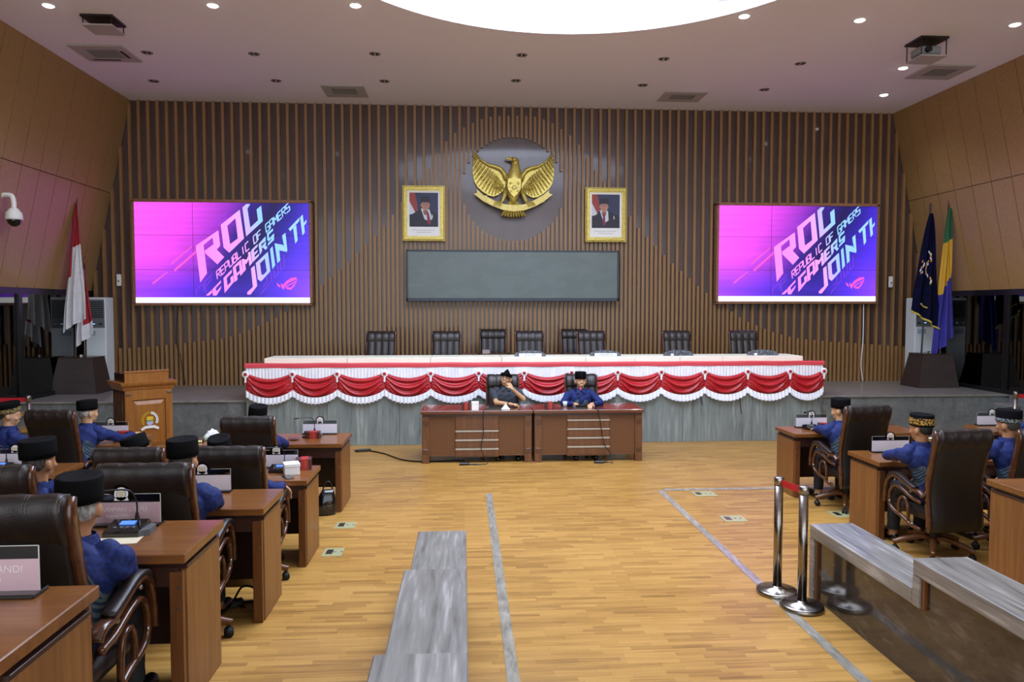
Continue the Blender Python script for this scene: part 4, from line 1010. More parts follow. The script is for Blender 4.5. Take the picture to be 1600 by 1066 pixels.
# by the side steps
def steps(x0, x1, label):
    t = empty('stage_steps', ((x0+x1)/2, 11.6, 0), 0, label, 'steps')
    w2 = (x1-x0)/2
    for i in range(3):
        MB().box(-w2, w2, -.45+i*.3, .45, .2*i, .2*i+.16).build('riser', M_STAGE, t)
        MB().box(-w2, w2, -.48+i*.3, -.12+i*.3 if i < 2 else .45, .2*i+.16, .2*i+.2, bev=.004).build('tread', M_FLOOR if x0 < 0 else M_STAGETOP, t)
steps(-6.98, -6.45, 'short wooden steps up to the stage beside the glass by the red flag')
steps(9.1, 9.36, 'short dark steps up to the stage beside the glass by the blue flags')
far_post(-6.3, 11.05, 'steel stanchion post by the stage steps on the lectern side', -1)
tag(MB().box(-7.0, -6.33, 11.04, 11.044, .87, .93).build('barrier_belt', beltred), 'red belt across the stage steps on the lectern side', 'belt')
far_post(8.35, 10.6, 'steel stanchion post by the stage steps beyond the seated people', 1)
tag(MB().box(8.38, 9.3, 10.6, 10.604, .86, .92).build('barrier_belt', beltred), 'red belt across the stage steps beyond the seated people', 'belt')

# ---------------------------------------------------------------- floor outlets and cables
outm = mat('outlet_plate', '#b9b07e', .35, metal=.3, c2='#a8b08a', scale=(20, 20, 20))
OUT = [(2.87, 8.57, 0, .26, 'brass floor outlet nearest the presiding tables on the open floor'), (2.84, 7.53, 0, .24, 'brass floor outlet alone in the middle of the open floor'), (4.08, 7.62, 0, .24, 'brass floor outlet under the chair behind the stanchions'),
       (-1.22, 7.56, 0, .2, 'brass floor outlet beside the second desk row end'), (-1.2, 6.72, 0, .18, 'dull floor outlet against the second desk end panel')]
for x, y, z, w_, l in OUT:
    t = empty('floor_outlet', (x, y, z), 0, l, 'floor outlet')
    MB().box(-w_/2, w_/2, -.11, .11, 0, .006, bev=.002).build('plate', outm, t)
    MB().box(-w_/2+.03, -w_/2+.09, -.06, .06, .006, .009).build('flap', steel, t)
    for k in range(2): MB().cyl((.02+k*.06, 0, .006), (.02+k*.06, 0, .009), .012, n=10).build('socket', acg, t)
def cable(pts, r, label, name='cable'): return tag(MB().tube(smoothpath(pts), r, 6).build(name, blackp), label, 'cable')
cable([(-1.45, 11.45, .01), (-1.2, 11.2, .01), (-.9, 10.75, .01), (-.55, 10.6, .01), (.0, 10.65, .01)], .012, 'black cable lying on the floor from the marble to the presiding table')
t = empty('plug_block', (-1.56, 11.46, 0), .3, 'black plug block on the floor before the dais marble', 'plug')
MB().box(-.11, .11, -.03, .03, 0, .04, bev=.008).build('body', blackp, t); MB().box(-.14, -.11, -.015, .015, .01, .03).build('plug', rubber, t)
# ---------------------------------------------------------------- executive chairs
def bprof(z):            # y of the back shell's mid line at height z
    zs = [.27, .34, .42, .5, .62, .75, .9, 1.02, 1.12, 1.19]; ys = [-.235, -.255, -.25, -.235, -.225, -.235, -.27, -.3, -.322, -.33]
    return float(np.interp(z, zs, ys))
def make_chair():
    t = empty('executive_chair', (0, 0, 0))
    W = .235
    # upholstered back: rear shell, front ribs, rolled head cushion
    def back(u, v):
        z = .285+v*.9; x = (u-.5)*2*W
        return (x, bprof(z)-.05-.012*(1-(2*u-1)**2), z)
    m = MB(); m.grid(back, 8, 20)
    def front(u, v):
        z = .42+v*.6; x = (u-.5)*2*(W-.005)
        rib = .018*abs(math.sin(u*PI*4))**.6
        return (x, bprof(z)+.03+rib, z)
    rs = []
    for k in range(21):
        z = .285+k/20*.9; yb = bprof(z)-.052; yf = bprof(z)+.025
        rs.append([(-W, yf, z), (-W, yb+.01, z), (-W+.012, yb, z), (-W*.4, yb-.012, z), (W*.4, yb-.012, z), (W-.012, yb, z), (W, yb+.01, z), (W, yf, z)])
    b = MB().rings(rs).build('backrest', leather_back, t, True)
    f = MB().grid(front, 48, 14).build('front_cushion', leather, b, True)
    rs = []
    for k in range(25):
        u = k/24; x = (u-.5)*2*(W+.003); rib = .014*abs(math.sin(u*PI*4))**.5; ring = []
        for i in range(16):
            a = 2*PI*i/16; c, s = math.cos(a), math.sin(a)
            z = 1.085+.112*s*(1 if abs(s) < .8 else 1); y = bprof(1.085)-.012+(.07 if c > 0 else .066)*c*(1+.0*s)+(-.03*s)
            ring.append((x, y+(rib if c > .2 else .004*(rib > .01)), z+(.008*(rib/.014)-.006 if s > .6 else 0)))
        rs.append(ring)
    hd = MB().rings(rs).build('head_cushion', leather, t, True)
    st = MB()
    for k in (0, 1, 2, 3, 4):
        for dx in (-.006, .006):
            x = (-1+.5*k)*(W-.0)+dx
            st.tube([(x, bprof(1.085)-.012+.0672*math.cos(a)-.03*math.sin(a), 1.085+.1095*math.sin(a)) for a in [R(q) for q in range(45, 165, 15)]], .0014, 4)
    tag(st.build('stitching', stitchm, hd), kind='stuff')
    # wooden side frames following the back
    zz = [.285+.045*k for k in range(21)]
    for s in (-1, 1):
        p = [(s*(W+.011), bprof(z)-.012+.02*max(0, z-1.12)/.05, z) for z in zz if z < 1.17]+[(s*(W+.011), bprof(1.18)+.012, 1.178)]
        MB().band(p, (1, 0, 0), .029, [.056]*(len(p)-2)+[.05, .03]).build('side_frame', wood_chair, t, True)
        x = s*(W+.04)
        arm = empty('armrest', (0, 0, 0)); bpy.data.objects.remove(arm)
        path = smoothpath([(x, -.235, .585), (x, -.19, .62), (x, -.1, .625), (x, .0, .66), (x, .1, .69), (x, .19, .685), (x, .255, .63), (x, .285, .53), (x, .29, .42)], 4)
        a = MB().band(path, (1, 0, 0), [.055]*20+[.045]*(len(path)-20), .03).build('armrest', wood_chair, t, True)
        MB().band(smoothpath([(x, -.13, .642), (x, -.02, .675), (x, .1, .712), (x, .19, .708), (x, .235, .67)], 4), (1, 0, 0), .058, .026).build('arm_pad', leather, a, True)
        lp = MB()
        lp.band(smoothpath([(x, -.2, .53), (x, -.08, .545), (x, .05, .59), (x, .15, .6), (x, .215, .54), (x, .225, .42), (x, .16, .37), (x, .04, .34), (x, -.08, .3), (x, -.2, .29)], 4), (1, 0, 0), .034, .03)
        lp.band(smoothpath([(x, .09, .355), (x, .095, .45), (x, .06, .515), (x, .0, .51), (x, -.03, .44), (x, -.035, .325)], 4), (1, 0, 0), .028, .024)
        lp.build('arm_scroll', wood_chair, a, True)
        st = MB()
        for yy, zz_ in ((.15, .655), (-.07, .6), (.22, .44), (-.1, .315)): st.sph((x+s*.006, yy, zz_), .013, 8, 6)
        tag(st.build('stud', steel, a, True), kind='stuff')
    # seat
    def seat(rx, ry, z, k=.25):
        return [(rx*math.copysign(abs(math.cos(a))**k, math.cos(a)), .015+ry*math.copysign(abs(math.sin(a))**k, math.sin(a)), z) for a in [2*PI*i/28 for i in range(28)]]
    MB().rings([seat(.2, .21, .36), seat(.232, .245, .375), seat(.24, .255, .41), seat(.235, .25, .445), seat(.2, .215, .468), seat(.1, .1, .474)]).build('seat', leather, t, True)
    # column, five wooden legs, casters
    c = MB().cyl((0, 0, .1), (0, 0, .36), .035, n=14).cyl((0, 0, .1), (0, 0, .2), .055, .045, n=14).box(-.1, .1, -.12, .12, .335, .365, bev=.008); c.build('column', blackp, t)
    for k in range(5):
        a = 2*PI*k/5+.3; d = V((math.cos(a), math.sin(a), 0))
        p = [d*.03+V((0, 0, .15)), d*.12+V((0, 0, .155)), d*.24+V((0, 0, .125)), d*.31+V((0, 0, .098)), d*.335+V((0, 0, .092))]
        n_ = V((0, 0, 1)).cross(d)
        l = MB().band(smoothpath(p, 3), n_, [.06, .058, .056, .054, .052, .05, .048, .046, .044, .042, .04, .04, .036], .042).build('leg', wood_red, t, True)
        cs = MB(); e = d*.315
        for s in (-1, 1): cs.cyl(e+n_*(.004*s)+V((0, 0, .03)), e+n_*(.026*s)+V((0, 0, .03)), .03, n=14)
        cs.cyl(e+V((0, 0, .05)), e+V((0, 0, .08)), .01, n=8); cs.sph(e+V((0, 0, .052)), (.022, .022, .016), 10, 6)
        cs.build('caster', rubber, l, True)
        MB().sph(d*.33+V((0, 0, .103)), (.013, .013, .007), 8, 6).build('leg_cap', steel, l, True)
    return t
CH0 = make_chair(); used = []
def chair(x, y, z, rz, label, grp):
    if not used: o = CH0; used.append(1)
    else: o = copy_tree(CH0)
    o.location = (x, y, z); o.rotation_euler.z = rz
    return tag(o, label, 'chair', grp)
G1 = 'leather chairs at the desk rows'; G2 = 'leather chairs behind the dais'
CHAIRS = dict(P1=(-1.70, 3.12, .36, 0), P2=(-1.775, 4.53, .18, .0), P3=(-2.64, 4.53, .18, 0), P4=(-1.77, 5.98, 0, 0), P5=(-2.51, 5.98, 0, 0), P6=(-2.08, 7.53, 0, 0), P7=(-4.18, 8.1, 0, -.12), P8=(-4.93, 8.13, 0, -.7),
              A=(4.28, 7.9, 0, .08), B=(4.25, 6.34, 0, .06), C=(5.03, 6.34, 0, 0), A2=(6.75, 7.9, 0, 0))
LBL = dict(P1='brown leather chair nearest the camera, cropped by the frame edge', P2='brown leather chair behind the clear name plate with desk microphone unit', P3='brown leather chair cropped by the frame edge behind the nearest chair',
           P4='brown leather chair facing the desk with the white box', P5='brown leather chair with only its top showing before the lectern', P6='brown leather chair at the first desk row beside the white tissue pack', P7='brown leather chair turned to show its wooden side, before the grey-haired person',
           P8='brown leather chair of the person in gold-banded cap', A='brown leather chair at the frontmost desk behind the stanchions', B='large brown leather chair showing its carved armrest, beside the marble parapet', C='brown leather chair cut by the frame edge above the cropped desk', A2='brown leather chair at the frame edge in the frontmost row')
for k, (x, y, z, rz) in CHAIRS.items(): chair(x, y, z, rz, LBL[k], G1)
DC = [(-1.44, 12.95, 0), (-.31, 12.95, 0), (.55, 14.0, 0), (1.15, 12.95, 0), (2.1, 14.0, 0), (2.26, 12.95, .04), (3.79, 12.95, 0), (4.99, 12.95, -.05)]
DL = ['black leather chair behind the dais, first from the lectern side', 'black leather chair behind the dais, second from the lectern side', 'black leather chair set back by the slats, third from the lectern side', 'black leather chair behind the dais next to the napkin box',
      'black leather chair set back by the slats, half hidden by another chair', 'black leather chair behind the dais overlapping the set-back chair', 'black leather chair behind the dais, second from the endmost', 'black leather chair at the far end of the dais, turned slightly']
for (x, y, rz), l in zip(DC, DL): chair(x, y-.33, STAGE_Z, PI+rz, l, G2).scale = (1, 1, .905)
chair(.58, 11.06, 0, PI-.05, 'dark leather chair behind the person covering the mouth', G1)
chair(1.82, 11.06, 0, PI, 'dark leather chair behind the person speaking at the presiding table', G1)

# ---------------------------------------------------------------- audience desks
def desk(x0, x1, y0, y1, z, label, s=1):
    """s = side facing the aisle: +1 its larger-x end, -1 its smaller-x end"""
    xc = (x0+x1)/2; t = empty('audience_desk', (xc, y0, z), 0, label, 'desk', 'wooden desks in the seating rows')
    w2 = (x1-x0)/2; d = y1-y0
    MB().box(-w2, w2, 0, d, .715, .76, bev=.004).build('desktop', wood_desk, t)
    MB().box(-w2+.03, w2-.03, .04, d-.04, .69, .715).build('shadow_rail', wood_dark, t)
    MB().box(-w2+.04, w2-.04, .03, .06, .6, .69, bev=.002).build('apron', wood_dark, t)
    for e in (-1, 1):
        a, b = sorted((e*(w2-.015), e*(w2-.055)))
        MB().box(a, b, .06, d-.03, 0, .672, bev=.003).build('end_panel', wood_desk_v, t)
        a, b = sorted((e*(w2-.02), e*(w2-.08)))
        MB().box(a, b, .02, .06, 0, .67, bev=.003).build('post', wood_red, t)
        a, b = sorted((e*(w2-.012), e*(w2-.05)))
        MB().box(a, b, .06, d-.04, .672, .69, bev=.002).build('edge_strip', wood_dark, t)
        for zz in (.6, .5): MB().cyl((e*(w2-.035), .02, zz), (e*(w2-.035), .014, zz), .008, n=8).build('screw_cap', steel, t)
    MB().box(-w2+.055, w2-.055, d-.09, d-.06, .14, .69).build('modesty_panel', wood_dark, t)
    return t
desk(-2.98, -1.325, 8.03, 8.72, 0, 'wooden desk nearest the dais with a black bag leaning on its post')
desk(-3.0, -1.345, 6.33, 6.94, 0, 'wooden desk holding the white box beside a dark red box')
desk(-2.95, -1.295, 4.79, 5.32, .18, 'wooden desk whose glossy end reflects violet light, third from the dais')
desk(-2.92, -1.268, 3.38, 3.93, .36, 'wooden desk holding the microphone unit and drinking glass')
desk(-2.85, -1.235, 2.0, 2.54, .54, 'wooden desk nearest the camera with cropped name plate')
desk(-5.3, -3.62, 8.1, 8.8, 0, 'wooden desk of the grey-haired person near the lectern')
desk(-5.3, -3.62, 6.55, 7.2, 0, 'wooden desk mostly hidden behind chairs at the frame edge')
desk(3.85, 5.42, 8.3, 8.85, 0, 'wooden desk nearest the dais behind the stanchions', -1)
desk(3.95, 5.55, 6.72, 7.3, 0, 'wooden desk right behind the chrome stanchions with end panel showing', -1)
desk(3.945, 5.6, 4.78, 5.28, .18, 'wooden desk cropped by the frame edge beside the parapet', -1)
desk(6.28, 7.9, 8.3, 8.83, 0, 'wooden desk partly hidden at the frame edge in the frontmost row', -1)

# ---------------------------------------------------------------- presiding tables
weave = None
def weave_mat():
    m, nt, b = _new('rattan_weave'); N = nt.nodes.new; L = nt.links.new
    tc = N('ShaderNodeTexCoord'); mp = N('ShaderNodeMapping'); mp.inputs['Rotation'].default_value = (0, PI/4, 0); L(tc.outputs['Object'], mp.inputs[0])
    ck = N('ShaderNodeTexChecker'); ck.inputs['Scale'].default_value = 55; ck.inputs['Color1'].default_value = lin('#764a22'); ck.inputs['Color2'].default_value = lin('#4c2e16'); L(mp.outputs[0], ck.inputs['Vector'])
    L(ck.outputs['Color'], b.inputs['Base Color']); b.inputs['Roughness'].default_value = .5
    bp = N('ShaderNodeBump'); bp.inputs['Strength'].default_value = .4; bp.inputs['Distance'].default_value = .004; L(ck.outputs['Fac'], bp.inputs['Height']); L(bp.outputs[0], b.inputs['Normal'])
    return m
M_WEAVE = weave_mat()
striph = mat('pale_metal_strip', '#a79c8a', .4, metal=.3)
def table(x0, x1, y, label, strips):
    xc = (x0+x1)/2; w2 = (x1-x0)/2; t = empty('presiding_table', (xc, y, 0), 0, label, 'table', 'presiding tables joined side by side')
    MB().box(-w2, w2, -.04, .66, .715, .76, bev=.005).build('tabletop', wood_redtop, t)
    MB().box(-w2+.02, w2-.02, -.01, .62, .68, .715).build('rail', wood_dark, t)
    for e in (-1, 1):
        a, b = sorted((e*(w2-.015), e*(w2-.12)))
        for ya in (0, .5): MB().box(a, b, ya, ya+.1, 0, .68, bev=.004).build('leg', wood_red, t)
        cc = e*(w2-.067)
        for z in (.58, .17): MB().box(cc-.035, cc+.035, -.006, 0, z-.035, z+.035, bev=.003).build('carved_rosette', wood_chair, t)
        a, b = sorted((e*(w2-.12), e*.31))
        MB().box(a, b, .03, .05, .12, .68).build('woven_panel', M_WEAVE, t)
        MB().box(a, b, .02, .055, .1, .12).build('bottom_rail', wood_red, t)
    MB().box(-.31, .31, .01, .06, .085, .685, bev=.003).build('centre_panel', wood_red, t)
    for z in strips: MB().box(-.31, .31, -.004, .012, z-.012, z+.012, bev=.002).build('metal_strip', striph, t)
    z_ = sorted(strips)+[.66]
    for a, b in zip([.085]+sorted(strips), z_): MB().box(-.3, .3, .002, .012, a+.02, b-.02, bev=.003).build('drawer_face', wood_red, t)
    MB().box(-w2+.12, w2-.12, .55, .57, .1, .68).build('inner_panel', wood_dark, t)
table(-.62, .985, 10.5, 'reddish wooden presiding table with three pale metal strips', (.2, .33, .46))
table(.995, 2.6, 10.5, 'reddish wooden presiding table with four pale metal strips', (.215, .345, .475, .605))
for pts, l in (([(.3, 10.5, .77), (.27, 10.45, .75), (.27, 10.44, .45), (.24, 10.43, .2), (.33, 10.42, .02), (.2, 10.36, .008), (.02, 10.4, .008)], 'black cable trailing down the table with three metal strips'),
               ([(1.9, 10.5, .77), (1.93, 10.45, .75), (1.98, 10.44, .45), (2.02, 10.43, .25), (2.12, 10.42, .1), (2.0, 10.38, .008)], 'black cable trailing down the table with four metal strips')):
    cable(pts, .006, l)
for x, l in ((-.0, 'black power adapter on the floor before the table with three strips'), (1.93, 'black power adapter on the floor before the table with four strips')):
    t = empty('power_adapter', (x, 10.38, 0), 0, l, 'adapter'); MB().box(-.07, .07, -.03, .03, 0, .035, bev=.008).build('body', blackp, t); MB().tube(smoothpath([(.07, 0, .01), (.14, .02, .008), (.2, -.02, .008)]), .006, 6).build('lead', blackp, t)

# ---------------------------------------------------------------- name plates, microphones, boxes
acry = glassy('clear_acrylic', '#c9ccd0', rough=.03, ior=1.45, boost=1.2)
platem = mat('plate_lilac_reflection', '#d6d0da', .35, coat=.2, c2='#e0dae4', scale=(2, 2, 6))  # lilac tone of the farther plates is a reflection put into the colour
platep = mat('plate_pink', '#b3959b', .3, coat=.3, c2='#c0a2a8', scale=(2, 2, 6))
ink = mat('plate_print', '#d4c6cb', .5); crestw = mat('crest_plate_white', '#efedeb', .5)
def nameplate(x, y, z, label, near=False, rz=0):
    t = empty('name_plate_stand', (x, y, z), rz, label, 'name plate', 'clear name plates on the desks'); W2 = .195
    MB().box(-W2-.005, W2+.005, -.045, .045, 0, .014, bev=.003).build('base', blackg, t)
    MB().box(-W2, W2, -.004, .0, .014, .118).build('plate', platep if near else platem, t)
    pts = [(-W2, .014), (W2, .014), (W2, .162)]+[(.052*math.cos(a), .162+.05*math.sin(a)) for a in [R(q) for q in range(0, 181, 15)]]+[(-W2, .162)]
    MB().prism(pts, .0005, .0045, 'y').build('acrylic_sheet', acry, t)
    q = MB()
    for a0 in range(12): pass
    q.cyl((0, -.003, .162), (0, .0005, .162), .034, n=24)
    q.prism([(-.036, .128), (.036, .128), (.03, .146), (-.03, .146)], -.003, .0, 'y')
    c = q.build('crest', crestw, t)
    sh = MB().prism([(-.015, .178), (.015, .178), (.014, .155), (0, .146), (-.014, .155)], -.0045, -.003, 'y'); sh.build('crest_shield', mat('crest_cream', '#cfc7a4', .5), c)
    ar = MB()
    for s in (-1, 1):
        ar.tube([(s*.023*math.cos(R(q)), -.0035, .163+.023*math.sin(R(q))) for q in range(-50, 51, 20)], .0016, 4)
    ar.build('crest_arc', blackp, c)
    MB().tube([(W2, -.002, .014), (W2, -.002, .162)], .002, 4).tube([(-W2, -.002, .014), (-W2, -.002, .162)], .002, 4).tube([(-W2, -.002, .162), (-.06, -.002, .162)], .0016, 4).tube([(.06, -.002, .162), (W2, -.002, .162)], .0016, 4).build('sheet_edge', mat('edge_glint', '#b9bbb6', .3), t)['kind'] = 'stuff'
    return t
def mic_unit(x, y, z, label, rz=0, lit=True, flip=False):
    t = empty('microphone_unit', (x, y, z), rz, label, 'microphone', 'desk microphone units')
    gy = mat('mic_grey', '#55585a', .4)
    MB().prism([(-.075, 0), (-.075, .018), (-.06, .028), (.055, .055), (.075, .04), (.075, 0)], -.085, .085, 'x').build('body', blackg, t)
    MB().prism([(.085, -.075), (.125, -.04), (.12, .05), (.085, .075)], 0, .03, 'z').build('side_wing', gy, t)
    M_ = Matrix.Translation((0, .01, .047)) @ Matrix.Rotation(math.atan2(.027, .115), 4, 'X')
    MB().box(-.036, .036, -.014, .02, 0, .003).xf(M_).build('display', emit('mic_display', '#4f83ff', 1.6) if lit else mat('mic_display_off', '#59636c', .3), t)
    for k in range(4): MB().cyl(M_ @ V((-.045+k*.03, -.04, -.004)), M_ @ V((-.045+k*.03, -.04, .002)), .008, n=8).build('button', gy, t)
    MB().cyl((.03, .045, .05), (.03, .045, .09), .014, .007, n=10).build('gooseneck_base', blackp, t)
    s = -1
    g = smoothpath([(.03, .045, .085), (.03, .04, .15), (.01, .02, .205), (-.04, -.01, .22), (-.13, -.06, .222)]) if not flip else smoothpath([(.03, .045, .085), (.03, .03, .2), (.02, -.005, .22), (0, -.05, .275)])
    n = MB().tube(g, .0045, 6).build('gooseneck', blackp, t, True)
    e = g[-1]; d = (g[-1]-g[-2]).normalized()
    MB().cyl(e, e+d*.045, .009, .011, n=10).build('capsule', blackp, n)
    if flip == 2: MB().cyl(e-d*.004, e+d*.012, .0125, n=12).build('light_ring', emit('mic_ring_red', '#ff2a2a', 2.5), n)
    return t
def gift_box(x, y, z, label, rz=0, w=.16, h=.075, d=.1):
    t = empty('snack_box', (x, y, z), rz, label, 'box', 'dark red boxes on desks')
    MB().box(-w/2, w/2, -d/2, d/2, 0, h, bev=.004).build('carton', mat('maroon_card', '#3a1414', .4, c2='#4a1a18', scale=(9, 9, 9)), t)
    MB().box(-w*.18, w*.3, -d/2-.002, d/2+.002, -.0005+.001, h+.002, bev=.001).build('red_sleeve', mat('red_card', '#a3261f', .45), t)
    MB().box(w*.12, w*.13, -d/2-.003, -d/2, .01, h-.01).build('seam', goldpale, t)
nameplate(-1.585, 2.47, 1.30, 'clear name plate cropped by the frame edge on the nearest desk', True)
text_mesh('lettering', '..NRI JANDI', .034, ink, [o for o in COL.objects if o.name.startswith('name_plate_stand')][-1], Matrix.Translation((.06, -.0046, .085)) @ FRONT)
text_mesh('lettering', 'Anggota', .022, ink, [o for o in COL.objects if o.name.startswith('name_plate_stand')][-1], Matrix.Translation((.04, -.0046, .052)) @ FRONT)
n2 = nameplate(-1.758, 3.86, 1.12, 'clear name plate with crest right behind the lit microphone unit', True)
text_mesh('lettering', '... RAHMAN ... S. PD', .03, ink, n2, Matrix.Translation((.0, -.0046, .083)) @ FRONT)
text_mesh('lettering', 'Anggota DPRD', .02, ink, n2, Matrix.Translation((-.02, -.0046, .05)) @ FRONT)
nameplate(-1.84, 5.26, .94, 'clear name plate on the desk end reflecting violet light')
nameplate(-1.73, 6.86, .76, 'clear name plate on the desk with the white box')
nameplate(-1.68, 8.66, .76, 'clear name plate on the frontmost desk beside the dark red box')
nameplate(-4.17, 7.08, .76, 'clear name plate at the frame edge beside a lit microphone unit')
nameplate(-4.06, 8.7, .76, 'clear name plate before the lectern on the grey-haired person\'s desk')
nameplate(4.27, 8.76, .76, 'clear name plate on the frontmost desk behind the stanchions')
nameplate(4.345, 7.2, .76, 'clear name plate on the desk next to the gold-patterned cap')
nameplate(6.6, 8.76, .76, 'clear name plate beside the dark hat at the frame edge')
mic_unit(-1.67, 3.72, 1.12, 'black microphone unit with lit blue display before a pink name plate')
mic_unit(-1.66, 6.7, .76, 'black microphone unit between the white box and its chair')
mic_unit(-4.23, 6.95, .76, 'black microphone unit with lit display at the frame edge')
mic_unit(4.2, 8.6, .76, 'black microphone unit beside the folded arms at the frontmost desk', .2, False)
mic_unit(-1.75, 8.5, .76, 'black microphone with upright neck behind the red box', 0, False)
mic_unit(.44, 10.66, .76, 'microphone unit before the person covering the mouth', PI, False, True)
mic_unit(1.71, 10.66, .76, 'microphone unit with red glowing ring before the speaking person', PI, False, 2)
gift_box(-1.71, 8.4, .76, 'red-banded dark box on the frontmost desk by the bag')
gift_box(-3.86, 8.55, .76, 'red-banded dark box before the lectern foot')
gift_box(4.4, 8.72, .76, 'small red-banded box beside the folded arms', 0, .11, .06)
gift_box(-1.47, 6.8, .76, 'dark red box right behind the white box', .15, .14, .1, .12)
gift_box(.02, 10.66, .76, 'dark box next to the white carton on the presiding table', 0, .11, .1, .08)
gift_box(1.24, 10.62, .76, 'red box between the two people at the presiding table', 0, .13, .1, .09)
def carton(x, y, z, rz, w, h, d, label):
    t = empty('white_carton', (x, y, z), rz, label, 'box')
    MB().box(-w/2, w/2, -d/2, d/2, 0, h-.012, bev=.003).build('carton', paper, t)
    MB().box(-w/2-.003, w/2+.003, -d/2-.003, d/2+.003, h-.03, h, bev=.003).build('lid', paper, t)
carton(-1.535, 6.6, .76, .35, .13, .1, .13, 'white square box on the desk end beside a dark red box')
carton(.155, 10.56, .76, 0, .1, .12, .1, 'white upright carton on the presiding table')
t = empty('tissue_pack', (-2.8, 8.35, .76), .2, 'white and green tissue pack beside the frontmost chair', 'tissue pack')
MB().box(-.09, .09, -.05, .05, 0, .05, bev=.01).build('pack', mat('tissue_green', '#7fa57e', .5, c2='#dfe6dd', scale=(14, 14, 14)), t)
MB().grid(lambda u, v: ((u-.5)*.16, (v-.5)*.06, .05+.07*math.sin(PI*u)*math.sin(PI*v)**.5+.012*math.sin(u*20+v*9)), 12, 8).build('tissue', paper, t, True)
t = empty('folded_tissue', (.6, 10.6, .76), 0, 'folded white tissue on the table before the crossed arm', 'tissue')
MB().box(-.06, .06, -.04, .04, 0, .012, bev=.003).build('napkin', paper, t); MB().prism([(-.055, .012), (.055, .012), (.02, .06), (-.0, .085), (-.025, .055)], -.02, .02, 'y').build('fold', paper, t)
t = empty('drinking_glass', (-1.885, 3.72, 1.12), 0, 'clear drinking glass beside the grey hair of the nearest person', 'glass')
MB().lathe([(.028, 0), (.036, .1), (.034, .1), (.027, .006)], (0, 0, 0), 24).build('tumbler', acry, t, True)
MB().lathe([(.04, .1), (.04, .112), (.012, .118), (.01, .128)], (0, 0, 0), 24).build('lid', mat('glass_lid', '#a9b2c9', .25, coat=.4), t, True)
t = empty('note_sheet', (-1.66, 3.6, 1.12), .1, 'white note sheet under the lit microphone unit', 'paper')
MB().box(-.1, .1, -.06, .05, 0, .002).build('sheet', mat('cream_paper', '#cfc3a5', .7), t)
t = empty('saucer', (-1.9, 8.3, .76), 0, 'small dark saucer on the frontmost desk', 'saucer')
MB().lathe([(.03, 0), (.035, .004), (.065, .014), (.062, .016), (.03, .007)], (0, 0, 0), 20).build('dish', wood_red, t, True)
t = empty('phone', (-1.53, 6.45, .76), .5, 'dark phone lying in front of the white box', 'phone')
MB().box(-.035, .035, -.07, .07, 0, .009, bev=.003).build('case', blackp, t); MB().box(-.031, .031, -.064, .064, .009, .0098).build('glass', blackg, t)
t = empty('desk_clock', (-2.9, 8.2, .76), 0, 'small cream lit counter on the frontmost desk', 'counter')
MB().box(-.05, .05, -.015, .015, 0, .035, bev=.003).build('case', blackp, t)
for k in range(4): MB().box(-.042+k*.022, -.026+k*.022, -.017, -.0145, .008, .028).build('digit', emit('cream_digit', '#f5e7b0', 1.2), t)
t = empty('water_bottle', (1.5, 10.85, .76), 0, 'small pale water cup beside the speaking person', 'cup')
MB().lathe([(.03, 0), (.036, .07), (.034, .07), (.028, .004)], (0, 0, 0), 16).build('cup', mat('frosted_cup', '#c3c9cd', .2), t, True); MB().lathe([(.037, .07), (.037, .075), (.001, .076)], (0, 0, 0), 16).build('lid', whitep, t, True)
# handbag against the first desk post
t = empty('handbag', (-1.50, 7.98, 0), .25, 'black leather bag standing on the floor under the frontmost desk', 'bag')
MB().rings([[(rx*math.copysign(abs(math.cos(a))**.6, math.cos(a))+ox, ry*math.copysign(abs(math.sin(a))**.6, math.sin(a)), z) for a in [2*PI*i/20 for i in range(20)]] for rx, ry, z, ox in ((.1, .05, 0, 0), (.115, .065, .03, 0), (.11, .06, .13, .005), (.075, .035, .23, .02), (.06, .012, .27, .03))]).build('bag_body', blackg, t, True)
MB().tube(smoothpath([(-.03, 0, .25), (.0, 0, .34), (.05, 0, .35), (.08, 0, .25)]), .008, 6).build('strap', blackp, t, True)
MB().tube(smoothpath([(.02, -.06, .13), (.04, -.066, .15), (.05, -.062, .12), (.025, -.066, .105)], 4, True), .005, 5, True).build('buckle', steel, t)
cable([(-1.75, 5.1, .19), (-1.62, 5.12, .19), (-1.55, 5.16, .29), (-1.47, 5.2, .26), (-1.45, 5.18, .19), (-1.6, 5.1, .2), (-1.5, 5.05, .19)], .008, 'tangle of black cable under the violet-lit desk')
t = empty('cable_adapter', (-1.6, 5.08, .18), .4, 'black adapter block in the cable tangle', 'adapter'); MB().box(-.08, .08, -.035, .035, 0, .05, bev=.01).build('body', blackp, t); MB().tube([(.08, 0, .02), (.12, .02, .01)], .007, 6).build('lead', blackp, t)
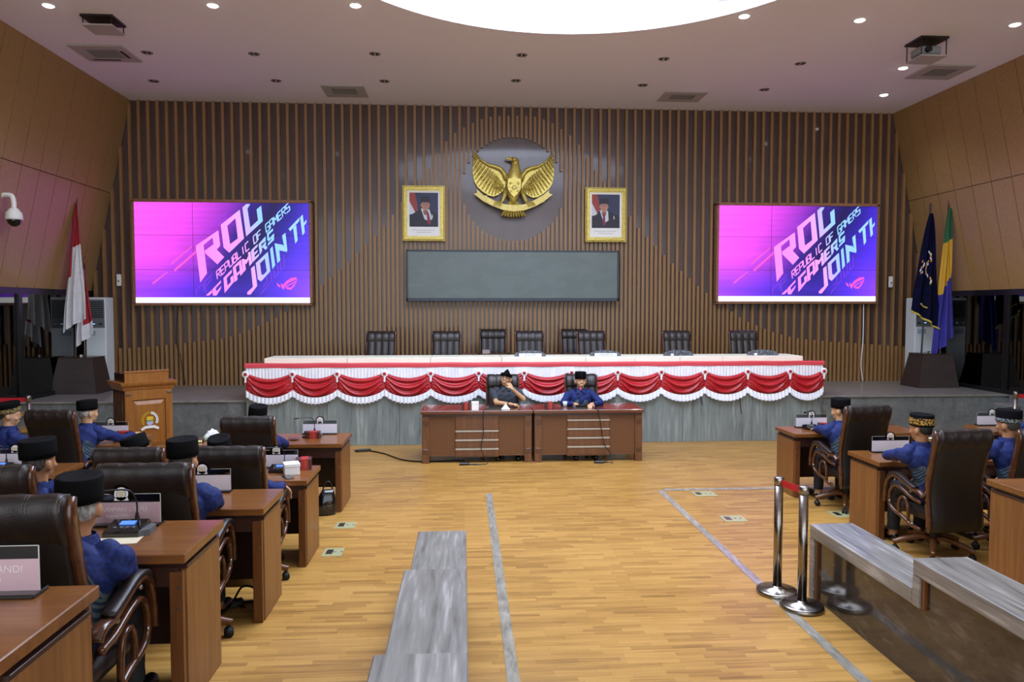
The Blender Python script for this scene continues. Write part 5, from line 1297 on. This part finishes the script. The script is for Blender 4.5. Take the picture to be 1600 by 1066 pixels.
# ---------------------------------------------------------------- people
def batik():
    m, nt, b = _new('blue_batik'); N = nt.nodes.new; L = nt.links.new
    b.inputs['Roughness'].default_value = .75; b.inputs['Specular IOR Level'].default_value = .3
    tc = N('ShaderNodeTexCoord'); sp = N('ShaderNodeSeparateXYZ'); L(tc.outputs['Object'], sp.inputs[0])
    def mt(op, a, c=0., d=0., clamp=False):
        q = N('ShaderNodeMath'); q.operation = op; q.use_clamp = clamp
        for i, v in enumerate((a, c, d)):
            if isinstance(v, (int, float)): q.inputs[i].default_value = v
            else: L(v, q.inputs[i])
        return q.outputs[0]
    n = N('ShaderNodeTexNoise'); n.inputs['Scale'].default_value = 55; n.inputs['Detail'].default_value = 4; L(tc.outputs['Object'], n.inputs['Vector'])
    r = N('ShaderNodeValToRGB'); r.color_ramp.elements[0].position = .35; r.color_ramp.elements[0].color = lin('#131c48'); r.color_ramp.elements[1].position = .7; r.color_ramp.elements[1].color = lin('#1f316f')
    L(n.outputs['Fac'], r.inputs[0])
    ax = mt('ABSOLUTE', sp.outputs['X'])
    px = mt('MULTIPLY', mt('SUBTRACT', mt('ADD', ax, mt('MULTIPLY', sp.outputs['Z'], .3)), .31), 1/.05); pz = mt('MULTIPLY', mt('SUBTRACT', sp.outputs['Z'], .7), 1/.13)
    rad = mt('SQRT', mt('ADD', mt('MULTIPLY', px, px), mt('MULTIPLY', pz, pz)))
    inside = mt('LESS_THAN', rad, 1.0); rim = mt('MULTIPLY', inside, mt('GREATER_THAN', rad, .86))
    stripe = mt('GREATER_THAN', mt('SINE', mt('ADD', mt('MULTIPLY', sp.outputs['Z'], 190), mt('MULTIPLY', ax, 260))), .1)
    line = mt('MAXIMUM', rim, mt('MULTIPLY', inside, stripe))
    mx = N('ShaderNodeMix'); mx.data_type = 'RGBA'; L(mt('MULTIPLY', inside, .7), mx.inputs['Factor']); L(r.outputs[0], mx.inputs[6]); mx.inputs[7].default_value = lin('#1c3038')
    m2 = N('ShaderNodeMix'); m2.data_type = 'RGBA'; L(mt('MULTIPLY', line, .45), m2.inputs['Factor']); L(mx.outputs[2], m2.inputs[6]); m2.inputs[7].default_value = lin('#6f8078')
    L(m2.outputs[2], b.inputs['Base Color'])
    bp = N('ShaderNodeBump'); bp.inputs['Strength'].default_value = .2; bp.inputs['Distance'].default_value = .01
    n2 = N('ShaderNodeTexNoise'); n2.inputs['Scale'].default_value = 9; n2.inputs['Detail'].default_value = 3; n2.inputs['Distortion'].default_value = 1.2; L(tc.outputs['Object'], n2.inputs['Vector'])
    L(n2.outputs['Fac'], bp.inputs['Height']); L(bp.outputs[0], b.inputs['Normal'])
    return m
M_BATIK = batik()
M_GREYSH = mat('charcoal_shirt', '#2b2f37', .8, c2='#343841', scale=(40, 40, 40), bump=.2, bscale=(9, 9, 9))
M_PLAINBLUE = M_BATIK
def ik(S, W, hint, l1=.27, l2=.25):
    d = W-S; L = min(d.length, l1+l2-.004); dn = d.normalized()
    a = (l1*l1-l2*l2+L*L)/(2*L); h = math.sqrt(max(l1*l1-a*a, 0))
    hn = (hint-dn*hint.dot(dn)).normalized()
    return S+dn*a+hn*h, S+dn*L
def capsule(mb, p0, p1, r0, r1, n=12):
    mb.cyl(p0, p1, r0, r1, n=n); mb.sph(p0, r0, n, 8); mb.sph(p1, r1, n, 8)
def hand(mb, tags, W, d, nrm, side, curl=.5, spread=1.):
    d = d.normalized(); n = (nrm-d*nrm.dot(d)).normalized(); s = d.cross(n)*side
    M_ = Matrix((( s.x, d.x, n.x, 0), (s.y, d.y, n.y, 0), (s.z, d.z, n.z, 0), (0, 0, 0, 1)))
    c = W+d*.05
    mb.sph(c, (.04, .05, .016), 12, 8, M=M_); tags.append(('hand', W, W+d*.1, .045, .045))
    for k, (off, ln) in enumerate(((-.031, .072), (-.0105, .084), (.0105, .08), (.031, .062))):
        p = W+d*(.088-abs(off)*.25)+s*off; a = 0; dirv = d+s*off*3*spread
        for f, rr in ((.45, .0098), (.32, .009), (.23, .0082)):
            a += curl
            dv = (dirv.normalized()*math.cos(a)+n*math.sin(a)).normalized(); q = p+dv*ln*f
            capsule(mb, p, q, rr, rr*.94, 8); p = q
    p = W+d*.025-s*.03; q = p+(d*.75-s*.6+n*.25).normalized()*.04; e = q+(d*.9-s*.1+n*.4).normalized()*.032
    capsule(mb, p, q, .0125, .011, 8); capsule(mb, q, e, .0105, .009, 8)
def person(label, loc, rz, lean, dz=0., head=(0, 0, 0), armL=None, armR=None, hintL=None, hintR=None, palmL=None, palmR=None, handL=None, handR=None, shirt=None, sleeve='long', sk=None, hair=None, hairline='full',
           hat='peci', hat_rot=(0, 0, 0), hat_size=1., trous=None, voxel=.009, face=False, glasses=False, curl=.5, group=None, hband=None, bulk=1., pel=0.):
    sk = sk or skin; shirt = shirt or M_BATIK; trous = trous or trousers
    root = empty('person', loc, rz, label, 'person', group)
    a = R(lean); T = V((0, math.sin(a), math.cos(a))); Fw = V((0, math.cos(a), -math.sin(a))); X = V((1, 0, 0))
    P = V((0, -.07, .52+dz)); Nk = P+T*.45; P = P+X*pel; T = (Nk-P)/.45; hd = V((0, math.sin(a/2), math.cos(a/2))); HC = Nk+hd*.15
    mb = MB(); tags = []
    # trunk
    rs = []
    for t_, hw, hdp in ((-.1, .09, .07), (-.05, .155, .11), (.04, .165, .122), (.12, .16, .124), (.22, .16, .118), (.3, .178, .116), (.37, .185, .1), (.41, .15, .08), (.445, .085, .062), (.47, .055, .052)):
        c = P+T*t_; rs.append([c+X*hw*bulk*math.cos(q)+Fw*hdp*bulk*math.sin(q)+T*(-.03*abs(math.cos(q))**3 if t_ > .36 else 0) for q in [2*PI*i/20 for i in range(20)]])
    mb.rings(rs)
    for f in (.02, .12, .22, .3): tags.append(('torso', P+T*f-X*.09, P+T*f+X*.09, .09, .09))
    tags.append(('torso', P+T*.37-X*.13, P+T*.37+X*.13, .075, .075))
    capsule(mb, Nk-hd*.02, HC-hd*.06-V((0, .012, 0)), .056, .052); tags.append(('neck', Nk+hd*.035, HC-hd*.06, .05, .05))
    # head
    HM = Euler((R(-head[1])-a*.25, 0, R(head[0])), 'XYZ').to_matrix().to_4x4() @ Matrix.Rotation(R(head[2]), 4, 'Y')
    def H(x, y, z): return HC+(HM @ V((x, y, z)))
    mb.sph(HC, (.075, .094, .098), 18, 12, M=Matrix.Identity(4) @ HM)
    mb.sph(H(0, .022, -.055), (.058, .066, .064), 16, 10, M=HM); mb.sph(H(0, .045, -.095), (.032, .035, .024), 12, 8, M=HM)
    mb.rings([[H(-w_, y, z), H(0, y+.02*e, z), H(w_, y, z), H(0, y-.03, z)] for w_, y, z, e in ((.007, .085, .012, .3), (.01, .092, -.01, .6), (.017, .09, -.03, 1.1), (.01, .083, -.036, .5))])
    for s in (-1, 1):
        mb.sph(H(s*.081, -.01, -.018), (.0125, .021, .034), 10, 8, M=HM @ Matrix.Rotation(.5*s, 4, 'Z')); mb.sph(H(s*.04, .062, -.035), (.024, .024, .022), 10, 6, M=HM)
        mb.sph(H(s*.03, .078, .022), (.024, .014, .008), 10, 6, M=HM)
    mb.sph(H(0, .088, -.062), (.02, .009, .006), 10, 6, M=HM); mb.sph(H(0, .086, -.074), (.017, .009, .007), 10, 6, M=HM)
    tags.append(('head', HC+V((0, 0, .03)), H(0, .02, -.06), .085, .06))
    # arms and hands
    defs = {}
    for side, tgt, hint, palm, hdir in ((-1, armL, hintL, palmL, handL), (1, armR, hintR, palmR, handR)):
        S = P+T*.375+X*side*.185*bulk
        W = V(tgt) if tgt else V((side*.2, .25, .64))
        E_, W = ik(S, W, V(hint) if hint else V((side*.7, -.35, -.6)))
        capsule(mb, S, E_, .054, .039); capsule(mb, E_, W, .038, .026)
        capsule(mb, S+X*side*-.06+T*.03, S-T*.03, .05, .052)
        tags.append(('uarm', S, E_, .056, .043)); tags.append(('farm', E_, W, .042, .028))
        d = V(hdir) if hdir else (W-E_)
        hand(mb, tags, W, d, V(palm) if palm else V((0, 0, -1)), side, curl)
        defs[side] = (S, E_, W)
    # legs
    for s in (-1, 1):
        Hp = P+V((s*.088, .03, -.0)); K = V((s*.13+pel, .37, .53)); A_ = V((s*.13+pel, .40, .085))
        capsule(mb, Hp, K, .083, .062); capsule(mb, K, A_, .06, .042); capsule(mb, A_+V((0, -.03, -.045)), A_+V((s*.02, .15, -.05)), .036, .032)
        tags.append(('thigh', Hp, K, .083, .062)); tags.append(('shin', K, A_, .06, .042)); tags.append(('foot', A_+V((0, -.03, -.045)), A_+V((0, .15, -.05)), .036, .032))
    me = mb.mesh('body_raw', sk); tmp = bpy.data.objects.new('tmp', me); COL.objects.link(tmp)
    md = tmp.modifiers.new('r', 'REMESH'); md.mode = 'VOXEL'; md.voxel_size = voxel
    sm = tmp.modifiers.new('s', 'SMOOTH'); sm.iterations = 4 if voxel > .007 else 6; sm.factor = .5
    dg = bpy.context.evaluated_depsgraph_get(); body = bpy.data.meshes.new_from_object(tmp.evaluated_get(dg)); bpy.data.objects.remove(tmp)
    body.name = 'body'; body.materials.clear(); body.materials.append(sk)
    body.polygons.foreach_set('use_smooth', [True]*len(body.polygons))
    meshobj('body', body, root)
    nv = len(body.vertices); co = np.empty(nv*3, 'f'); body.vertices.foreach_get('co', co); co = co.reshape(-1, 3)
    no = np.empty(nv*3, 'f'); body.vertices.foreach_get('normal', no); no = no.reshape(-1, 3)
    best = np.full(nv, 1e9); idx = np.zeros(nv, int); par = np.zeros(nv)
    for i, (tg, p0, p1, r0, r1) in enumerate(tags):
        p0a, p1a = np.array(p0), np.array(p1); d = p1a-p0a; t_ = np.clip((co-p0a)@d/max(d@d, 1e-9), 0, 1)
        ds = np.linalg.norm(co-(p0a+t_[:, None]*d), axis=1)-(r0+(r1-r0)*t_)
        k = ds < best; best[k] = ds[k]; idx[k] = i; par[k] = t_[k]
    tagv = np.array([t_[0] for t_ in tags])[idx]
    nq = len(body.polygons); loops = np.empty(len(body.loops), int); body.loops.foreach_get('vertex_index', loops)
    ls = np.empty(nq, int); body.polygons.foreach_get('loop_start', ls); lt = np.empty(nq, int); body.polygons.foreach_get('loop_total', lt)
    quads = [loops[s:s+t_] for s, t_ in zip(ls, lt)]
    def shell(name, mask, off, m, wr=0., smooth=True):
        okf = [q for q in quads if mask[q].all()]
        if not okf: return None
        used_ = np.unique(np.concatenate(okf)); mp = -np.ones(nv, int); mp[used_] = np.arange(len(used_))
        o_ = off[used_] if hasattr(off, '__len__') else off
        c = co[used_]; w_ = wr*(np.sin(c[:, 2]*70+c[:, 0]*45+2*np.sin(c[:, 1]*30))*.6+np.sin(c[:, 0]*60-c[:, 2]*35)*.4)
        nc = c+no[used_]*(o_+w_)[:, None] if hasattr(o_+w_, '__len__') else c+no[used_]*o_
        ms = bpy.data.meshes.new(name); ms.from_pydata(nc.tolist(), [], [mp[q].tolist() for q in okf]); ms.materials.append(m)
        ms.polygons.foreach_set('use_smooth', [True]*len(ms.polygons)); return meshobj(name, ms, root)
    shirtm = (tagv == 'torso') | (tagv == 'uarm')
    if sleeve == 'long': shirtm |= (tagv == 'farm') & (par < .93)
    else: shirtm &= ~((tagv == 'uarm') & (par > .82))
    shirtm |= (tagv == 'neck') & (par < .04)
    off = np.where(tagv == 'torso', .011, .009)
    shell('shirt', shirtm, off, shirt, .0035)
    shell('trousers', (tagv == 'thigh') | ((tagv == 'shin') & (par < .95)) | ((tagv == 'torso') & (co[:, 2] < P.z+.0)), np.full(nv, .011), trous, .002)
    for s in (-1, 1): shell('shoe', (tagv == 'foot') & ((co[:, 0]-pel)*s > 0), np.full(nv, .008), shoem)
    # collar
    cr = MB(); n = 24; cc = Nk+hd*.012
    cr.rings([[cc+X*(r*1.05)*math.cos(q)+V((0, 1, 0))*(r*1.02)*math.sin(q)+hd*z for q in [2*PI*i/n for i in range(n)]] for r, z in ((.08, -.016), (.07, .02), (.066, .022), (.066, -.01))], caps=False)
    for s in (-1, 1):
        q0 = cc+X*s*.012+Fw*.07+hd*.016; q1 = cc+X*s*.062+Fw*.045+hd*.02; q2 = cc+X*s*.07+Fw*.085-hd*.035; q3 = cc+X*s*.03+Fw*.1-hd*.03
        cr.rings([[q0, q1, q2, q3], [p_+Fw*.006+hd*.003 for p_ in (q0, q1, q2, q3)]])
    cr.build('collar', shirt, root, False)
    # hair: back and sides under the cap
    inv = HM.to_3x3().inverted(); hc = np.array(HC); Lh = (co-hc) @ np.array(inv).T
    hairm = (tagv == 'head') & (Lh[:, 2] > -.012-.85*np.maximum(0, -Lh[:, 1]-.015)) & (Lh[:, 1] < .02) & ~((np.abs(Lh[:, 0]) > .072) & (Lh[:, 1] > -.032) & (Lh[:, 1] < .014) & (Lh[:, 2] < .016))
    if hairline != 'none': shell('hair', hairm, np.full(nv, .005), hair or hair_dark, .001)
    # caps
    HT = Matrix.Translation(HC) @ HM @ Euler((R(hat_rot[0]), R(hat_rot[1]), R(hat_rot[2]))).to_matrix().to_4x4()
    if hat in ('peci', 'flared'):
        n = 36; k = hat_size; q_ = MB(); fl = 1.0 if hat == 'peci' else 1.16
        def rg(rx, ry, z, dip=0): return [HT @ V((rx*k*math.cos(t_), ry*k*math.sin(t_)-.004, z+dip*abs(math.sin(t_))*0+(dip*(1-abs(math.cos(t_))) if dip else 0))) for t_ in [2*PI*i/n for i in range(n)]]
        q_.rings([rg(.083, .101, .032), rg(.086, .105, .03), rg(.0865*fl**.3, .1055*fl**.3, .06), rg(.084*fl, .105*fl, .128*k**.6), rg(.081*fl, .102*fl, .134*k**.6), rg(.06*fl, .085*fl, .13*k**.6), rg(.02, .07*fl, .124*k**.6)])
        ho = q_.build('cap', velvet, root, True)
        if hband:
            c2, z0_, z1_, amt = hband
            bb = MB(); bb.rings([rg(.0875*fl**.25, .1065*fl**.25, z0_), rg(.0885*fl**.6, .1075*fl**.6, (z0_+z1_)/2), rg(.088*fl**.85, .1075*fl**.85, z1_)], caps=False)
            bb.build('cap_band', mat('band_'+c2[1:], '#14120e', .6, c2=c2, scale=(amt, amt, amt), lo=.45, hi=.55, detail=2), ho, True)
    elif hat == 'headcloth':
        n = 36; q_ = MB()
        def rg(rx, ry, z, tilt=.18): return [HT @ V((rx*math.cos(t_), ry*math.sin(t_)-.002, z-tilt*.0+.02*math.sin(t_))) for t_ in [2*PI*i/n for i in range(n)]]
        q_.rings([rg(.083, .1, .012), rg(.088, .106, .03), rg(.086, .104, .06), rg(.076, .093, .066)], caps=False)
        ho = q_.build('headcloth', velvet, root, True)
        pk = MB(); pk.rings([[HT @ V((-.02-w_, .085-b_*.5, z)), HT @ V((-.02, .105-b_, z)), HT @ V((-.02+w_, .085-b_*.5, z)), HT @ V((-.02, .07-b_, z))] for w_, z, b_ in ((.06, .05, 0), (.05, .085, .01), (.03, .115, .025), (.006, .14, .035))])
        pk.build('cloth_peak', velvet, ho, True)
    if face:
        wh = mat('eye_white', '#cfc7bd', .3)
        for s in (-1, 1):
            e = MB().sph(H(s*.029, .081, .004), (.0112, .005, .0042), 10, 6, M=HM).build('eye', wh, root, True)
            MB().sph(H(s*.029, .0865, .004), (.0052, .003, .0042), 8, 6, M=HM).build('iris', blackg, e, True)
            MB().tube([H(s*.012, .091, .021), H(s*.03, .0925, .0265), H(s*.048, .082, .021)], [.003, .0042, .002], 6).build('eyebrow', hair_dark, root, True)
        MB().tube([H(-.024, .09, -.069), H(0, .0975, -.068), H(.024, .09, -.069)], [.0015, .003, .0015], 6).build('mouth', mat('lip', '#7d4038', .5), root, True)
        if glasses:
            g = MB()
            for s in (-1, 1):
                g.tube([H(s*.034+.024*math.cos(t_), .1-.012*abs(math.cos(t_))*(1 if True else 0), .002+.017*math.sin(t_)) for t_ in [2*PI*i/18 for i in range(18)]], .0028, 5, True)
                g.tube([H(s*.058, .09, .008), H(s*.078, .03, .006), H(s*.078, -.01, .004)], .0024, 5)
            g.tube([H(-.01, .1, .006), H(.01, .1, .006)], .0024, 5); g.build('glasses', blackg, root)
    return root, defs, H
G = 'council members seated at the desks'
DOWN = (0, 0, -1)
# rows seen from behind
person('seated person nearest the camera in blue shirt with grey hair and black cap', (-1.645, 3.12, .36), 0, 20, -.065, head=(8, -4, 0), armR=(-.1, .38, .66), hintR=(.8, .2, -.6), armL=(-.2, .3, .66), hair=hair_grey, trous=trousers_grey, hat_size=1.06, group=G, bulk=1.06, hat_rot=(2, 2, 0), pel=-.055)
person('seated person in blue shirt and tall black cap, elbow on the violet-lit desk', (-1.72, 4.53, .18), 0, 15, .02, head=(-8, -6, 0), armR=(-.04, .46, .81), hintR=(.7, .3, -.6), armL=(-.1, .46, .8), hair=hair_mix, group=G, hat_size=1.02, pel=-.055)
person('seated person in blue shirt and black cap before the lit microphone at the frame edge', (-2.555, 4.53, .18), 0, 12, .022, head=(-14, -5, 0), armR=(.1, .44, .8), hintR=(1, -.3, -.4), hair=hair_mix, group=G, hat_size=1.05, pel=-.085)
person('seated person leaning back with one hand hanging over the chair arm', (-1.905, 5.98, 0), 0, -7, -.02, head=(0, -10, 0), armR=(.37, .3, .735), hintR=(.6, -.5, -.2), handR=(.25, .6, -.75), palmR=(-.3, -.7, -.6), sk=skin_light, group=G, voxel=.0065, curl=.3, pel=.13)
person('seated person low in the chair before the lectern, only the black cap showing', (-2.53, 5.98, 0), 0, -6, -.005, head=(-20, -14, -8), group=G, hat_rot=(-6, -6, 0))
person('seated person at the frontmost desk by the bag, arm resting on the desk', (-2.1, 7.53, 0), 0, 15, .006, head=(-18, -4, 6), armR=(.1, .5, .8), hintR=(.9, .2, -.5), group=G, hat_rot=(4, 4, 0))
person('grey-haired seated person reaching forward over the desk before the lectern', (-4.06, 8.1, 0), 0, 18, .008, head=(-38, -6, 0), armR=(.3, .52, .79), hintR=(.5, -.4, -.8), palmR=DOWN, hair=hair_grey, sk=skin_light, group=G, voxel=.0065, pel=-.1)
person('seated person in gold-banded flared cap shown in profile at the frame edge', (-4.88, 8.14, 0), -.7, 12, -.02, head=(-26, 4, 0), armR=(.1, .4, .8), hintR=(.8, .1, -.5), hair=hair_mix, sk=skin_pale, hat='flared', hat_rot=(16, 8, 0), hband=('#b09a5e', .036, .082, 90), group=G, pel=0.)
person('seated person with folded arms on the frontmost desk behind the stanchions', (4.215, 7.9, 0), 0, 15, -.018, head=(40, 2, 0), armL=(.02, .48, .82), hintL=(-.9, .3, -.1), armR=(.0, .5, .8), sk=skin_light, group=G, hat_rot=(6, -4, 0), pel=.06)
person('seated person in gold-patterned black cap beside the big brown chair', (4.125, 6.34, 0), 0, 10, .03, head=(24, -2, 0), armL=(-.0, .44, .83), hintL=(-.9, .3, -.2), hair=hair_dark, hband=('#b98a2c', .045, .105, 55), hat_rot=(2, -2, 0), group=G, pel=.12)
person('seated person in dark hat with pale embroidered edge near the frame edge', (4.95, 6.34, 0), 0, 10, .06, head=(20, -3, 0), armL=(-.24, .3, .74), hintL=(-.8, -.4, -.4), hair=hair_mix, hband=('#7f8684', .03, .06, 70), hat_size=1.04, group=G, pel=.08)
person('seated person in blue shirt cut off by the frame edge in the frontmost row', (6.63, 7.95, 0), 0, 14, 0, armL=(-.2, .42, .8), hintL=(-1, -.2, -.3), group=G)
# the two at the presiding table, facing the room
r1, d1, H1 = person('person in charcoal short-sleeved shirt and headcloth covering the mouth with a hand', (.635, 11.17, 0), PI, 8, .045, head=(-16, -6, -8), armL=(-.075, .31, 1.03), hintL=(-.8, .35, -.8), handL=(.45, -.3, .75), palmL=(.5, -.8, -.2), armR=(-.06, .34, .80), hintR=(1, .1, -.3), palmR=DOWN, handR=(-1, .05, 0),
       shirt=M_GREYSH, sleeve='short', sk=skin_light, hairline='none', hat='headcloth', face=True, glasses=True, voxel=.0062, curl=.75, bulk=1.04)
MB().tube([d1[1][2]+V((.05+.0*math.cos(q), .034*math.cos(q), .034*math.sin(q))) for q in [2*PI*i/20 for i in range(20)]], .007, 6, True).build('bracelet', blackg, r1, True)
person('person in navy batik shirt and black cap speaking at the presiding table', (1.78, 11.17, 0), PI, 10, .005, head=(4, 0, 0), armL=(-.1, .4, .80), hintL=(-1, .0, -.3), palmL=DOWN, handL=(.35, .9, -.05), armR=(.12, .4, .80), hintR=(1, .0, -.3), palmR=DOWN, handR=(-.35, .9, -.05),
       sk=skin_pale, face=True, voxel=.0062, curl=.45, hat_rot=(2, 0, 0))
